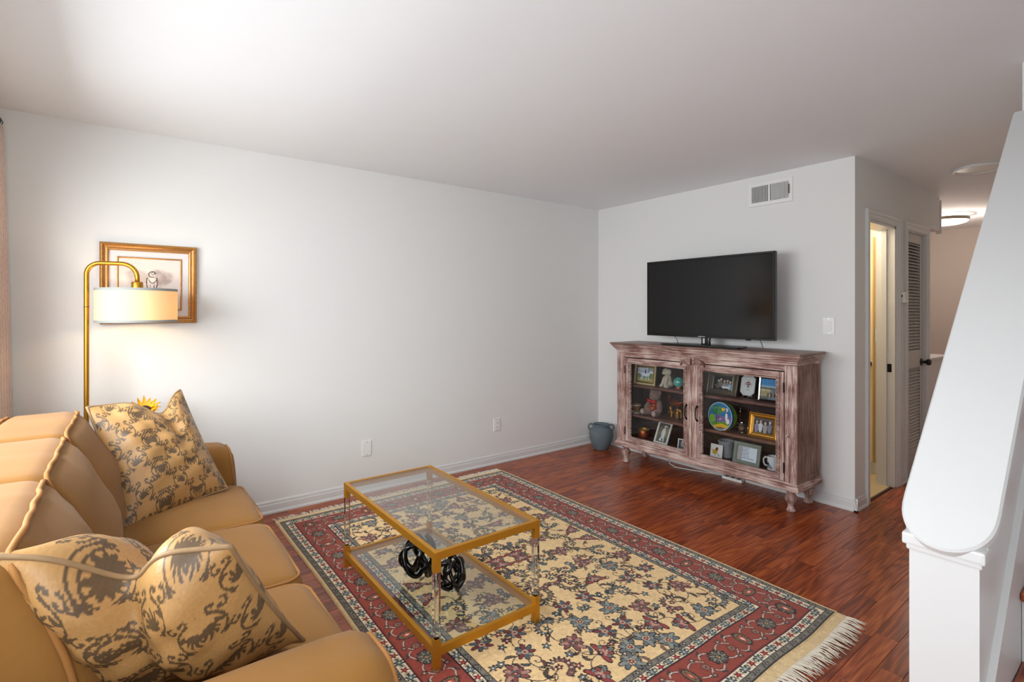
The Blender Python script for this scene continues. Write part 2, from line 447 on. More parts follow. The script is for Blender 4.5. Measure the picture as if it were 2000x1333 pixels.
def organic(name, blobs, mat, parent, voxel=0.005, smooth_it=4):
    """one continuous skin over ellipsoids (centre, radii) and capsules (a, b, ra, rb)"""
    mb = MB()
    for b in blobs:
        if len(b) == 2:
            c, r = b
            if not hasattr(r, '__len__'): r = (r, r, r)
            n = 14
            mb.lathe([(math.sin(PI*(k+0.02)/(n+0.04)), -math.cos(PI*(k+0.02)/(n+0.04))) for k in range(n+1)], 16)
            m = 16*(n+1)
            for i in range(len(mb.v)-m, len(mb.v)):
                p = mb.v[i]; mb.v[i] = (p[0]*r[0]+c[0], p[1]*r[1]+c[1], p[2]*r[2]+c[2])
        else:
            a, e, ra, rb = b
            a = Vector(a); e = Vector(e); k = 8
            t = (e-a).normalized()
            pts = [a - t*ra*0.85, a - t*ra*0.5] + [a.lerp(e, i/k) for i in range(k+1)] + [e + t*rb*0.5, e + t*rb*0.85]
            rs = [ra*0.5, ra*0.86] + [ra+(rb-ra)*i/k for i in range(k+1)] + [rb*0.86, rb*0.5]
            mb.tube(pts, rs, 12)
    o = obj(name, mb, mat, parent)
    md = o.modifiers.new('r', 'REMESH'); md.mode = 'VOXEL'; md.voxel_size = voxel
    sm = o.modifiers.new('s', 'SMOOTH'); sm.factor = 0.5; sm.iterations = smooth_it
    me = bpy.data.meshes.new_from_object(o.evaluated_get(bpy.context.evaluated_depsgraph_get()))
    o.modifiers.clear(); old = o.data; o.data = me; bpy.data.meshes.remove(old)
    me.shade_smooth()
    if not me.materials: me.materials.append(MT[mat])
    return o

# ------------------------------------------------------------------ painted surfaces: colours of a real woven or printed pattern
class Cv:
    def __init__(s, w, h, res, bg):
        s.w, s.h = w, h
        s.nx, s.ny = int(round(w/res))+1, int(round(h/res))+1
        s.x = np.linspace(0, w, s.nx); s.y = np.linspace(0, h, s.ny)
        s.a = np.empty((s.ny, s.nx, 3)); s.a[:] = lin(bg)
    def win(s, x0, x1, y0, y1):
        i0 = max(0, int(np.searchsorted(s.x, x0))); i1 = min(s.nx, int(np.searchsorted(s.x, x1))+1)
        j0 = max(0, int(np.searchsorted(s.y, y0))); j1 = min(s.ny, int(np.searchsorted(s.y, y1))+1)
        if i1 <= i0 or j1 <= j0: return None
        X, Y = np.meshgrid(s.x[i0:i1], s.y[j0:j1]); return X, Y, s.a[j0:j1, i0:i1]
    def rect(s, x0, x1, y0, y1, c):
        q = s.win(x0, x1, y0, y1)
        if q: X, Y, A = q; A[(X >= x0) & (X <= x1) & (Y >= y0) & (Y <= y1)] = lin(c)
    def star(s, cx, cy, r, amp, n, c, ang=0.0, sq=1.0):
        """serrated disc: radius r, n teeth of depth amp, squashed by sq across ang"""
        R = r*max(1, sq)*(1+amp)
        q = s.win(cx-R, cx+R, cy-R, cy+R)
        if not q: return
        X, Y, A = q; dx, dy = X-cx, Y-cy
        u = dx*math.cos(ang)+dy*math.sin(ang); v = (-dx*math.sin(ang)+dy*math.cos(ang))/sq
        rr = np.hypot(u, v); th = np.arctan2(v, u)
        A[rr <= r*(1+amp*np.cos(n*th))] = lin(c)
    def ell(s, cx, cy, rx, ry, c, ang=0.0): s.star(cx, cy, rx, 0.0, 1, c, ang, ry/rx)
    def stroke(s, pts, r, c, r2=None):
        col = lin(c); m = len(pts)-1
        for i in range(m):
            (x0, y0), (x1, y1) = pts[i], pts[i+1]
            ra = r if r2 is None else r+(r2-r)*i/max(1, m-1)
            q = s.win(min(x0, x1)-ra, max(x0, x1)+ra, min(y0, y1)-ra, max(y0, y1)+ra)
            if not q: continue
            X, Y, A = q; dx, dy = x1-x0, y1-y0; L = dx*dx+dy*dy+1e-12
            t = np.clip(((X-x0)*dx+(Y-y0)*dy)/L, 0, 1)
            A[np.hypot(X-x0-t*dx, Y-y0-t*dy) <= ra] = col
    def poly(s, pts, c):
        xs = [p[0] for p in pts]; ys = [p[1] for p in pts]
        q = s.win(min(xs), max(xs), min(ys), max(ys))
        if not q: return
        X, Y, A = q; ins = np.zeros(X.shape, bool); n = len(pts)
        for i in range(n):
            (x0, y0), (x1, y1) = pts[i], pts[(i+1) % n]
            if y0 == y1: continue
            ins ^= ((Y < y0) != (Y < y1)) & (X < (x1-x0)*(Y-y0)/(y1-y0)+x0)
        A[ins] = lin(c)
    def noise(s, amt, seed=1, cell=1):
        rg = np.random.default_rng(seed)
        k = rg.normal(0, amt, (s.ny//cell+2, s.nx//cell+2))
        k = np.kron(k, np.ones((cell, cell)))[:s.ny, :s.nx]
        s.a *= (1+k)[..., None]; np.clip(s.a, 0, 1, s.a)
    def mesh(s, name, fn):
        """fn maps arrays (x, y) to an array of points"""
        X, Y = np.meshgrid(s.x, s.y)
        co = np.asarray(fn(X.ravel(), Y.ravel()), dtype=np.float32)
        me = bpy.data.meshes.new(name)
        nx, ny = s.nx, s.ny
        idx = np.arange(nx*ny).reshape(ny, nx)
        q = np.stack([idx[:-1, :-1], idx[:-1, 1:], idx[1:, 1:], idx[1:, :-1]], -1).reshape(-1, 4)
        me.vertices.add(nx*ny); me.vertices.foreach_set('co', co.ravel())
        me.loops.add(q.size); me.loops.foreach_set('vertex_index', q.ravel().astype(np.int32))
        me.polygons.add(len(q)); me.polygons.foreach_set('loop_start', np.arange(0, q.size, 4, dtype=np.int32))
        me.update(calc_edges=True); me.validate()
        at = me.color_attributes.new('paint', 'FLOAT_COLOR', 'POINT')
        rgba = np.ones((nx*ny, 4), np.float32); rgba[:, :3] = s.a.reshape(-1, 3)
        at.data.foreach_set('color', rgba.ravel())
        me.shade_smooth(); return me
def arc(cx, cy, r, a0, a1, n=14, r1=None):
    r1 = r if r1 is None else r1
    return [(cx+(r+(r1-r)*i/n)*math.cos(a0+(a1-a0)*i/n), cy+(r+(r1-r)*i/n)*math.sin(a0+(a1-a0)*i/n)) for i in range(n+1)]
def bez(p0, p1, p2, n=10):
    return [((1-t)**2*p0[0]+2*t*(1-t)*p1[0]+t*t*p2[0], (1-t)**2*p0[1]+2*t*(1-t)*p1[1]+t*t*p2[1]) for t in [i/n for i in range(n+1)]]
# ================================================================== the room shell
H = 2.44
XH = 2.385          # hall side of the wall that turns away from the television wall
XS0, XS1 = 3.338, 3.473   # stair half wall
YF = -0.54          # front wall
YE = 8.6            # end of the hall
YSTAIR_END = 3.07   # the half wall becomes a full wall here

struct('wall_left', MB().box(-0.12, 0, YF-0.12, 4.12, -0.05, H), 'wall')
struct('wall_back', MB().box(0, 2.265, 4.0, 4.12, -0.05, H), 'wall')
# hall wall with two door openings
D1 = (4.25, 4.80); D2 = (5.07, 5.54); DT = 2.03
m = MB()
for a, b in ((4.0, D1[0]), (D1[1], D2[0]), (D2[1], 5.64)): m.box(2.265, XH, a, b, -0.05, H)
for a, b in (D1, D2): m.box(2.265, XH, a, b, DT, H)
struct('wall_hall', m, 'wall')
struct('wall_kitchen', MB().box(1.0, 2.265, 5.64-0.09, 5.64, -0.05, H), 'hall_wall')
m = MB().box(2.265, 2.36, 5.64, 6.28, -0.05, 0.93)
wk = struct('wall_counter', m, 'wall')
obj('counter_cap', MB().box(2.235, 2.385, 5.62, 6.31, 0.93, 0.955, 0.006), 'trim', wk)
m = MB().box(2.20, 2.36, 5.64, 6.08, 2.12, H)
so = struct('wall_soffit', m, 'wall')
obj('corner_bead', MB().box(2.33, 2.372, 6.08, 6.10, 2.10, H-0.03, 0.003), 'trim', so)
struct('wall_end', MB().box(0.9, XS1, YE, YE+0.1, -0.05, H), 'hall_wall')
struct('wall_kitchen_side', MB().box(0.9, 1.0, 5.55, YE, -0.05, H), 'hall_wall')
# front wall with the window behind the sofa and the glazed door
m = MB(); y0, y1 = YF-0.12, YF
m.box(-0.12, WIN[0], y0, y1, -0.05, H); m.box(WIN[0], WIN[1], y0, y1, -0.05, WIN[2]); m.box(WIN[0], WIN[1], y0, y1, WIN[3], H)
m.box(WIN[1], WIN2[0], y0, y1, -0.05, H); m.box(WIN2[0], WIN2[1], y0, y1, -0.05, WIN2[2]); m.box(WIN2[0], WIN2[1], y0, y1, WIN2[3], H)
m.box(WIN2[1], 4.57, y0, y1, -0.05, H)
struct('wall_front', m, 'wall')
struct('wall_right', MB().box(4.45, 4.57, YF, ADDED_WIN[0], -0.05, 3.5).box(4.45, 4.57, ADDED_WIN[1], 4.22, -0.05, 3.5).box(4.45, 4.57, ADDED_WIN[0], ADDED_WIN[1], -0.05, ADDED_WIN[2]).box(4.45, 4.57, ADDED_WIN[0], ADDED_WIN[1], ADDED_WIN[3], 3.5), 'wall')
# bathroom behind the first opening
m = MB()
m.box(1.30, 1.40, 4.12, 5.15, -0.05, H); m.box(1.40, 2.265, 5.05, 5.15, -0.05, H)
struct('wall_bath', m, 'bath_wall')
struct('floor_bath', MB().box(1.40, 2.355, 4.12, 5.05, -0.05, 0.002), 'bath_tile')
obj('baseboard_bath', MB().box(1.40, 2.265, 5.035, 5.05, 0.002, 0.10, 0.003), 'trim', None, kind='structure')
struct('wall_closet', MB().box(1.75, 1.80, 5.15, 5.55, -0.05, H), 'dark')  # near-black colour paints in the dark of the closet interior
# ceiling, open above the stair
m = MB()
HOLE = (XS1, 4.45, 2.0, 4.12)
m.box(-0.12, XS1, YF-0.12, YE+0.1, H, H+0.1); m.box(XS1, 4.57, YF-0.12, HOLE[2], H, H+0.1)
struct('ceiling', m, 'ceiling')
m = MB().box(XS1-0.1, XS1, 2.0, 4.22, H+0.1, 3.5).box(XS1, 4.45, 1.9, 2.0, H+0.1, 3.5).box(XS1, 4.45, 4.12, 4.22, -0.05, 3.5)
struct('wall_stairwell', m, 'wall')
struct('ceiling_stairwell', MB().box(XS1-0.1, 4.57, 1.9, 4.22, 3.5, 3.6), 'ceiling')

# ------------------------------------------------------------------ floor of narrow wood strips
floor = struct('floor', MB().box(-0.12, 4.57, YF-0.12, YE, -0.05, -0.011), 'subfloor')
PW = XH/29
planks = []
rg = random.Random(11)
for i in range(55):
    x0, x1 = i*PW, (i+1)*PW
    if x0 > 4.45: break
    spans = []
    if x1 <= XH+1e-6:
        spans.append((YF, 4.0))
        if x0 > 0.99: spans.append((5.64, YE))
    elif x0 < XS0-0.02: spans.append((YF, YE))
    else: spans.append((YF, 4.12))
    for a, b in spans:
        y = a - rg.uniform(0, 0.55)
        while y < b:
            L = rg.choice((0.42, 0.56, 0.7, 0.84))
            ya, yb = max(a, y), min(b, y+L)
            if yb - ya > 0.02:
                planks.append((x0, min(x1, 4.45), ya, yb))
            y += L
def plank_area(p):
    x0, x1, ya, yb = p
    cs = [project((x, y, 0)) for x, y in ((x0, ya), (x1, ya), (x1, yb), (x0, yb))]
    if any(c[2] < 0.2 for c in cs): return 0
    ok = sum(1 for c in cs if -20 < c[0] < 1790 and c[1] < 1345)
    cx, cy = (x0+x1)/2, (ya+yb)/2
    if ok == 0 or (0.22 < cx < 2.80 and ya > 0.82 and yb < 2.55): return 0
    if 0.42 < cx < 2.78 and yb < 0.5: return 0
    a = 0
    for k in range(4):
        p, q = cs[k], cs[(k+1) % 4]; a += p[0]*q[1]-q[0]*p[1]
    return abs(a)/2
ranked = sorted(planks, key=plank_area, reverse=True)
single = [p for p in ranked[:298] if plank_area(p) > 0]
rest = [p for p in planks if p not in set(single)]
cache = {}
def plank_mb(w, l):
    b = 0.0012; t = 0.011; g = 0.0003
    x, y = w/2-g, l/2-g
    vs = [(-x, -y, -t), (x, -y, -t), (x, y, -t), (-x, y, -t), (-x, -y, -b), (x, -y, -b), (x, y, -b), (-x, y, -b),
          (-x+b, -y+b, 0), (x-b, -y+b, 0), (x-b, y-b, 0), (-x+b, y-b, 0)]
    fs = [(8, 9, 10, 11)]
    for i in range(4):
        j = (i+1) % 4; fs += [(i, j, 4+j, 4+i), (4+i, 4+j, 8+j, 8+i)]
    return MB().add(vs, fs)
for x0, x1, ya, yb in single:
    key = (round(x1-x0, 3), round(yb-ya, 3))
    if key not in cache:
        o = obj('plank', plank_mb(x1-x0, yb-ya), 'plank', floor); cache[key] = o.data
    else:
        o = obj('plank', cache[key], None, floor)
    o.location = ((x0+x1)/2, (ya+yb)/2, 0)
big = MB(); rnd = []
for x0, x1, ya, yb in rest:
    q = plank_mb(x1-x0, yb-ya); r = rg.random()
    big.add([(p[0]+(x0+x1)/2, p[1]+(ya+yb)/2, p[2]) for p in q.v], q.f); rnd += [r]*len(q.v)
o = obj('plank_field', big, 'plank', floor, kind='stuff')
at = o.data.attributes.new('plank_random', 'FLOAT', 'POINT'); at.data.foreach_set('value', rnd)

# ------------------------------------------------------------------ baseboards, casings
BBP = [(0, 0), (0.020, 0), (0.020, 0.010), (0.013, 0.022), (0.012, 0.058), (0.009, 0.064), (0.009, 0.076), (0.004, 0.086), (0, 0.086)]
def baseboard(name, a, b, nrm, parent=None):
    a, b, nrm = Vector(a), Vector(b), Vector(nrm); mb = MB(); n = len(BBP)
    vs = [a+nrm*p+Vector((0, 0, z)) for p, z in BBP] + [b+nrm*p+Vector((0, 0, z)) for p, z in BBP]
    mb.add(vs, [(i, (i+1) % n, n+(i+1) % n, n+i) for i in range(n)] + [tuple(range(n-1, -1, -1)), tuple(range(n, 2*n))])
    return obj(name, mb, 'trim', parent, kind=None if parent else 'structure')
baseboard('baseboard_left', (0, YF, 0), (0, 4.0, 0), (1, 0, 0))
baseboard('baseboard_back', (0.02, 4.0, 0), (XH+0.02, 4.0, 0), (0, -1, 0))
bh = baseboard('baseboard_hall', (XH, 3.98, 0), (XH, D1[0]-0.07, 0), (1, 0, 0))
baseboard('baseboard_hall_pier', (XH, D1[1]+0.07, 0), (XH, D2[0]-0.07, 0), (1, 0, 0))
baseboard('baseboard_end', (1.0, YE, 0), (XS0, YE, 0), (0, -1, 0))
baseboard('baseboard_front', (0.03, YF, 0), (WIN2[0]-0.08, YF, 0), (0, 1, 0))
CAS = [(0.004, 0), (0.004, 0.010), (0.014, 0.015), (0.022, 0.011), (0.040, 0.012), (0.046, 0.018), (0.060, 0.020), (0.070, 0.020), (0.070, 0)]
def casing(name, ya, yb, zt, x=XH):
    mb = MB(); n = len(CAS); vs = []
    for o, p in CAS:
        vs += [(x+p, ya-o, 0), (x+p, ya-o, zt+o), (x+p, yb+o, zt+o), (x+p, yb+o, 0)]
    fs = []
    for k in range(n):
        k2 = (k+1) % n
        for i in range(3): fs.append((k*4+i, k*4+i+1, k2*4+i+1, k2*4+i))
    mb.add(vs, fs)
    return obj(name, mb, 'trim', None, kind='structure')
t1 = casing('trim_1', D1[0], D1[1], DT)
t2 = casing('trim_2', D2[0], D2[1], DT)
m = MB()
for ya, yb in ((D1[0], D1[0]+0.018), (D1[1]-0.018, D1[1])): m.box(2.262, XH+0.003, ya, yb, 0, DT)
m.box(2.262, XH+0.003, D1[0], D1[1], DT-0.018, DT)
obj('jamb', m, 'trim', t1)
obj('stop', MB().box(2.30, 2.335, D1[1]-0.030, D1[1]-0.018, 0, DT-0.018), 'trim', t1)
obj('strike_plate', MB().box(2.338, 2.366, D1[1]-0.0205, D1[1]-0.0178, 0.895, 0.96).box(2.346, 2.357, D1[1]-0.0215, D1[1]-0.0195, 0.915, 0.94), 'iron', t1, label='dark metal strike plate')
# bathroom door folded back inside
d1 = struct('door_1', MB().box(1.50, 2.165, 5.012, 5.046, 0.102, 2.0, 0.003), 'bath_wall')
kb = MB().lathe([(0.0, 0.075), (0.018, 0.072), (0.026, 0.060), (0.026, 0.048), (0.014, 0.036), (0.010, 0.012), (0.026, 0.008), (0.026, 0)], 18, (0, 0, 0), 1)
kb.v = [(p[0]+2.135, 5.012-p[1], p[2]+0.93) for p in kb.v]
obj('door_knob', kb, 'knob', d1, smooth=True)
# louvered closet door
d2 = bpy.data.objects.new('door_2', None); COL.objects.link(d2); d2.location = (2.36, (D2[0]+D2[1])/2, 0.01); d2['kind'] = 'structure'; d2['label'] = 'narrow louvered closet door in hall'
LY0, LY1 = D2[0]+0.008, D2[1]-0.008
X0, X1 = 2.338, 2.368
for ya, yb in ((LY0, LY0+0.055), (LY1-0.055, LY1)): obj('stile', MB().box(X0, X1, ya, yb, 0.01, DT-0.008, 0.002), 'door', d2, world=True)
for za, zb in ((0.01, 0.20), (0.90, 1.03), (1.955, DT-0.008)): obj('rail', MB().box(X0, X1, LY0+0.055, LY1-0.055, za, zb, 0.002), 'door', d2, world=True)
slat0 = None
for za, zb in ((0.20, 0.90), (1.03, 1.955)):
    obj('louver_bead', MB().ring(LY1-LY0-0.11, zb-za, [(0, 0), (0, 0.006), (0.010, 0.002), (0.010, 0)]).xf(Matrix.Translation((X1, (LY0+LY1)/2, (za+zb)/2)) @ Matrix.Rotation(PI/2, 4, 'Z')), 'door', d2, world=True)
    n = int((zb-za)/0.026)
    for k in range(n):
        z = za+0.014+(zb-za-0.028)*k/(n-1)
        if slat0 is None:
            sm = MB().box(-0.019, 0.019, -(LY1-LY0)/2+0.055, (LY1-LY0)/2-0.055, -0.003, 0.003, 0.0015)
            slat0 = obj('slat', sm, 'door', d2); o = slat0
        else: o = obj('slat', slat0.data, None, d2)
        o.location = ((X0+X1)/2-2.36, 0, z-0.01); o.rotation_euler = (0, math.radians(38), 0)
kb = MB().lathe([(0.0, 0.072), (0.018, 0.070), (0.028, 0.058), (0.027, 0.044), (0.012, 0.032), (0.010, 0.012), (0.030, 0.008), (0.030, 0)], 20, (0, 0, 0), 0)
kb.v = [(p[0]+X1, p[1]+LY1-0.03, p[2]+0.935) for p in kb.v]
obj('door_knob', kb, 'knob', d2, smooth=True, world=True)
obj('hinge_leaf', MB().box(X1-0.001, X1+0.004, LY0+0.004, LY0+0.016, 1.66, 1.75).box(X1-0.001, X1+0.004, LY0+0.004, LY0+0.016, 0.25, 0.34), 'pewter', d2, world=True)
obj('closet_jamb', MB().box(2.262, XH+0.003, D2[0], D2[0]+0.006, 0, DT).box(2.262, XH+0.003, D2[1]-0.006, D2[1], 0, DT).box(2.262, XH+0.003, D2[0], D2[1], DT-0.006, DT), 'trim', t2)

# ------------------------------------------------------------------ window behind the sofa, glazed door, added side window (all out of view)
def glazing(name, w, bars, side=False):
    r = bpy.data.objects.new(name, None); COL.objects.link(r); r.location = ((w[0]+w[1])/2, YF-0.06, w[2]); r['kind'] = 'structure'
    if side: r.location = (4.51, (w[0]+w[1])/2, w[2]); r.rotation_euler = (0, 0, PI/2)
    W_, H_ = w[1]-w[0], w[3]-w[2]
    obj('frame', MB().ring(W_, H_, [(0, 0.04), (0.05, 0.04), (0.05, -0.02), (0, -0.02)], 0, H_/2), 'trim', r)
    obj('pane', MB().box(-W_/2+0.05, W_/2-0.05, -0.003, 0.003, 0.05, H_-0.05), 'winglass', r)
    for k in range(1, bars):
        x = -W_/2+W_*k/bars
        obj('muntin', MB().box(x-0.012, x+0.012, -0.015, 0.015, 0.05, H_-0.05), 'trim', r)
    obj('muntin', MB().box(-W_/2+0.05, W_/2-0.05, -0.016, 0.016, H_/2-0.015, H_/2+0.015), 'trim', r)
    obj('casing', MB().ring(W_+0.14, H_+0.14, [(0, -0.06), (0.005, -0.078), (0.066, -0.072), (0.07, -0.06)], 0, H_/2), 'trim', r)
glazing('window_1', WIN, 3)
glazing('door_3', WIN2, 2)
glazing('added_window', ADDED_WIN, 1, True)  # unseen window, added to carry the side fill light

# ------------------------------------------------------------------ stair, half wall and cap
SL = 0.953                                   # slope of stair and cap
def zcap(y): return 0.86 + SL*(y-1.628)      # top of the cap board
y0 = 1.60
m = MB()
poly = [(y0, -0.05), (YSTAIR_END, -0.05), (YSTAIR_END, zcap(YSTAIR_END)-0.034), (y0, zcap(y0)-0.034)]
m.prism(poly, XS0, XS1, 0)
m.box(XS0, XS1, YSTAIR_END, YE, -0.05, H)
ws = struct('wall_stair', m, 'trim')
# cap board with rounded lower end, built flat along the slope then tilted
L = (YSTAIR_END-1.66)*math.sqrt(1+SL*SL)
cw = 0.095
outline = [(cw, 0)] + [(cw, L), (-cw, L), (-cw, 0)]
end = [(-cw*math.cos(a), -0.13*math.sin(a)**0.8 if math.sin(a) > 0 else 0) for a in [PI*k/22 for k in range(1, 22)]]
outline = [(cw, L), (-cw, L), (-cw, 0)] + end + [(cw, 0)]
outline = outline[::-1]
def cap_ring(ins, z):
    c = Vector((0, L/2))
    r = []
    for p in outline:
        r.append((p[0]*(1-ins/cw), p[1] + (ins if p[1] < -0.001 else 0)*(-p[1]/0.13), z))
    return r
n = len(outline); mb = MB(); rings = [cap_ring(0.006, -0.030), cap_ring(0, -0.024), cap_ring(0, -0.006), cap_ring(0.005, 0)]
vs = sum(rings, []); fs = [tuple(range(n-1, -1, -1)), tuple(range(3*n, 4*n))]
for k in range(3):
    for i in range(n): fs.append((k*n+i, k*n+(i+1) % n, (k+1)*n+(i+1) % n, (k+1)*n+i))
mb.add(vs, fs)
ang = math.atan(SL)
mb.xf(Matrix.Translation(((3.31+3.50)/2, 1.66, zcap(1.66))) @ Matrix.Rotation(ang, 4, 'X'))
obj('cap_board', mb, 'trim', ws, smooth=30)
zt = zcap(y0)-0.032
obj('cap_moulding', MB().box(XS0-0.013, XS1+0.013, y0-0.014, y0+0.05, zt-0.020, zt+0.010, 0.006).box(XS0-0.006, XS1+0.006, y0-0.006, y0+0.04, zt-0.034, zt-0.018, 0.005), 'trim', ws)
# side bed mouldings under the cap
for sx in (XS0-0.012, XS1):
    q = [(y0+0.02, zcap(y0+0.02)-0.07), (YSTAIR_END-0.02, zcap(YSTAIR_END-0.02)-0.07), (YSTAIR_END-0.02, zcap(YSTAIR_END-0.02)-0.036), (y0+0.02, zcap(y0+0.02)-0.036)]
    obj('bed_moulding', MB().prism(q, sx, sx+0.012, 0), 'trim', ws)
RISE, RUN, SY0 = 0.2, 0.21, 1.57
def znose(y): return RISE + SL*(y-SY0)
q = [(y0+0.005, 0), (y0+0.06, 0), (YSTAIR_END, znose(YSTAIR_END)-0.12), (YSTAIR_END, znose(YSTAIR_END)+0.19), (y0+0.005, znose(y0)+0.19)]
obj('skirt_board', MB().prism(q, XS1, XS1+0.015, 0), 'trim', ws)
st = thing('staircase', 'steep staircase with red wood treads and white risers behind half wall', 'stairs', ((XS1+4.45)/2, SY0, 0))
for k in range(12):
    ya = SY0+RUN*k; z = RISE*(k+1)
    obj('riser', MB().box(XS1+0.016, 4.449, ya, ya+0.018, max(0.001, z-RISE), z-0.025), 'trim', st, world=True)
    obj('tread', MB().box(XS1+0.016, 4.449, ya-0.025, ya+RUN+0.018, z-0.025, z, 0.005), 'plank', st, world=True)

# ------------------------------------------------------------------ fittings on walls and ceiling
def wall_plate(name, label, cat, loc, rotz, w, h, kind):
    r = thing(name, label, cat, loc, (0, 0, rotz))
    obj('cover', MB().box(-w/2, w/2, -0.006, 0.0, -h/2, h/2, 0.003), 'plate', r)
    if kind == 'outlet':
        for s in (-1, 1):
            f = obj('receptacle', MB().box(-0.016, 0.016, -0.0075, -0.005, s*0.020-0.014, s*0.020+0.014, 0.001), 'plate', r)
            obj('slots', MB().box(-0.008, -0.006, -0.0080, -0.0070, s*0.02-0.004, s*0.02+0.006).box(0.006, 0.008, -0.0080, -0.0070, s*0.02-0.004, s*0.02+0.006).box(-0.002, 0.002, -0.0080, -0.0070, s*0.02-0.010, s*0.02-0.006), 'slot', f)
    elif kind == 'switch':
        obj('rocker_frame', MB().ring(0.037, 0.071, [(0, 0.004), (0, 0.008), (0.003, 0.008), (0.003, 0.004)]), 'plate', r)
        q = MB().box(-0.0155, 0.0155, -0.010, -0.005, -0.032, 0.032, 0.001); q.xf(Matrix.Rotation(0.05, 4, 'X'))
        obj('rocker', q, 'plate', r)
    for s in (-1, 1):
        q = MB().lathe([(0.003, 0), (0.003, 0.0015)], 10, (0, 0, 0), 1); q.v = [(p[0], -0.0062-p[1], p[2]+s*h*0.42) for p in q.v]
        obj('screw', q, 'chrome', r)
    return r
wall_plate('blank_wall_plate', 'blank white cover plate low on the left wall behind the coffee table', 'wall plate', (0.0, 1.471, 0.333), PI/2, 0.072, 0.116, 'blank')
wall_plate('wall_outlet', 'white duplex electrical outlet low on the long white wall', 'outlet', (0.0, 2.682, 0.349), PI/2, 0.072, 0.116, 'outlet')
wall_plate('light_switch', 'white rocker light switch on the wall beside the television', 'light switch', (2.222, 4.0, 1.268), 0, 0.078, 0.122, 'switch')
wall_plate('switch_plate', 'cream switch plate on the yellow bathroom wall', 'light switch', (2.205, 5.05, 1.17), 0, 0.07, 0.115, 'switch')
# air vent
v = thing('air_vent', 'white metal air vent grille high on the wall above the television', 'air vent', (1.806, 4.0, 2.20))
VW, VH = 0.345, 0.187
obj('frame', MB().ring(VW, VH, [(0, 0), (0.003, 0.010), (0.030, 0.012), (0.032, 0.004), (0.032, 0)], 0, VH/2), 'plate', v)
obj('duct_shade', MB().box(-VW/2+0.03, VW/2-0.03, -0.003, -0.001, 0.03, VH-0.03), 'dark', v)  # thin near-black sheet painting the shade behind the grille
obj('divider', MB().box(-0.008, 0.004, -0.011, -0.002, 0.03, VH-0.03), 'plate', v)
s0 = None
for g in (0, 1):
    for k in range(11):
        x = (-VW/2+0.042 + k*0.0118) if g == 0 else (0.014 + k*0.0118)
        if s0 is None: s0 = obj('blade', MB().box(-0.0062, 0.0062, -0.0006, 0.0006, 0.032, VH-0.032), 'plate', v); o = s0
        else: o = obj('blade', s0.data, None, v)
        o.location = (x, -0.0075, 0); o.rotation_euler = (0, 0, math.radians(-38 if g == 0 else 62))
for k in range(3): obj('back_bar', MB().box(0.008, VW/2-0.034, -0.0036, -0.003, 0.06+k*0.032, 0.0635+k*0.032), 'pewter', v)
obj('lever', MB().box(VW/2-0.026, VW/2-0.021, -0.022, -0.010, 0.06, 0.13), 'pewter', v)
# thermostat between the two hall doors
t = thing('thermostat', 'small white thermostat box between the two hall doors', 'thermostat', (XH, 4.93, 1.44), (0, 0, PI/2))
obj('housing', MB().box(-0.045, 0.045, -0.038, 0, 0, 0.085, 0.006), 'plate', t)
obj('display', MB().box(-0.030, 0.030, -0.0395, -0.037, 0.02, 0.07, 0.0005), 'white', t)
obj('side_button', MB().box(-0.0465, -0.044, -0.024, -0.012, 0.045, 0.062), 'slot', t)
# flat disc on the ceiling and the hall lamp
d = thing('ceiling_disc', 'flat round white disc light on the hall ceiling, switched off', 'ceiling light', (2.83, 5.06, H))
obj('rim', MB().lathe([(0.150, 0), (0.158, -0.006), (0.158, -0.014), (0.150, -0.020), (0.138, -0.018), (0.138, -0.010), (0.138, 0)], 40, (0, 0, 0), 2, False), 'trim', d, smooth=True)
obj('diffuser', MB().cyl((0, 0, -0.014), 0.139, 0.008, 2, 40), 'plate', d)
d = thing('hall_ceiling_lamp', 'lit round flush ceiling lamp with metal band at the end of the hall', 'ceiling light', (2.12, 7.33, H))
obj('mount', MB().lathe([(0.13, 0), (0.13, -0.03)], 32), 'plate', d, smooth=True)
obj('band', MB().lathe([(0.205, -0.028), (0.210, -0.030), (0.210, -0.062), (0.205, -0.064), (0.203, -0.03)], 40, (0, 0, 0), 2, False), 'pewter', d, smooth=True)
obj('diffuser', MB().lathe([(0.200, -0.032), (0.202, -0.062), (0.185, -0.082), (0.14, -0.096), (0.07, -0.104), (0.0, -0.106)], 40), 'halllight', d, smooth=True)
point_light('hall_lamp_light', (2.12, 7.33, H-0.17), 20, (1.0, 0.86, 0.74), 0.12)
point_light('bath_light', (1.95, 4.60, 2.1), 9, (1.0, 0.87, 0.66), 0.1)
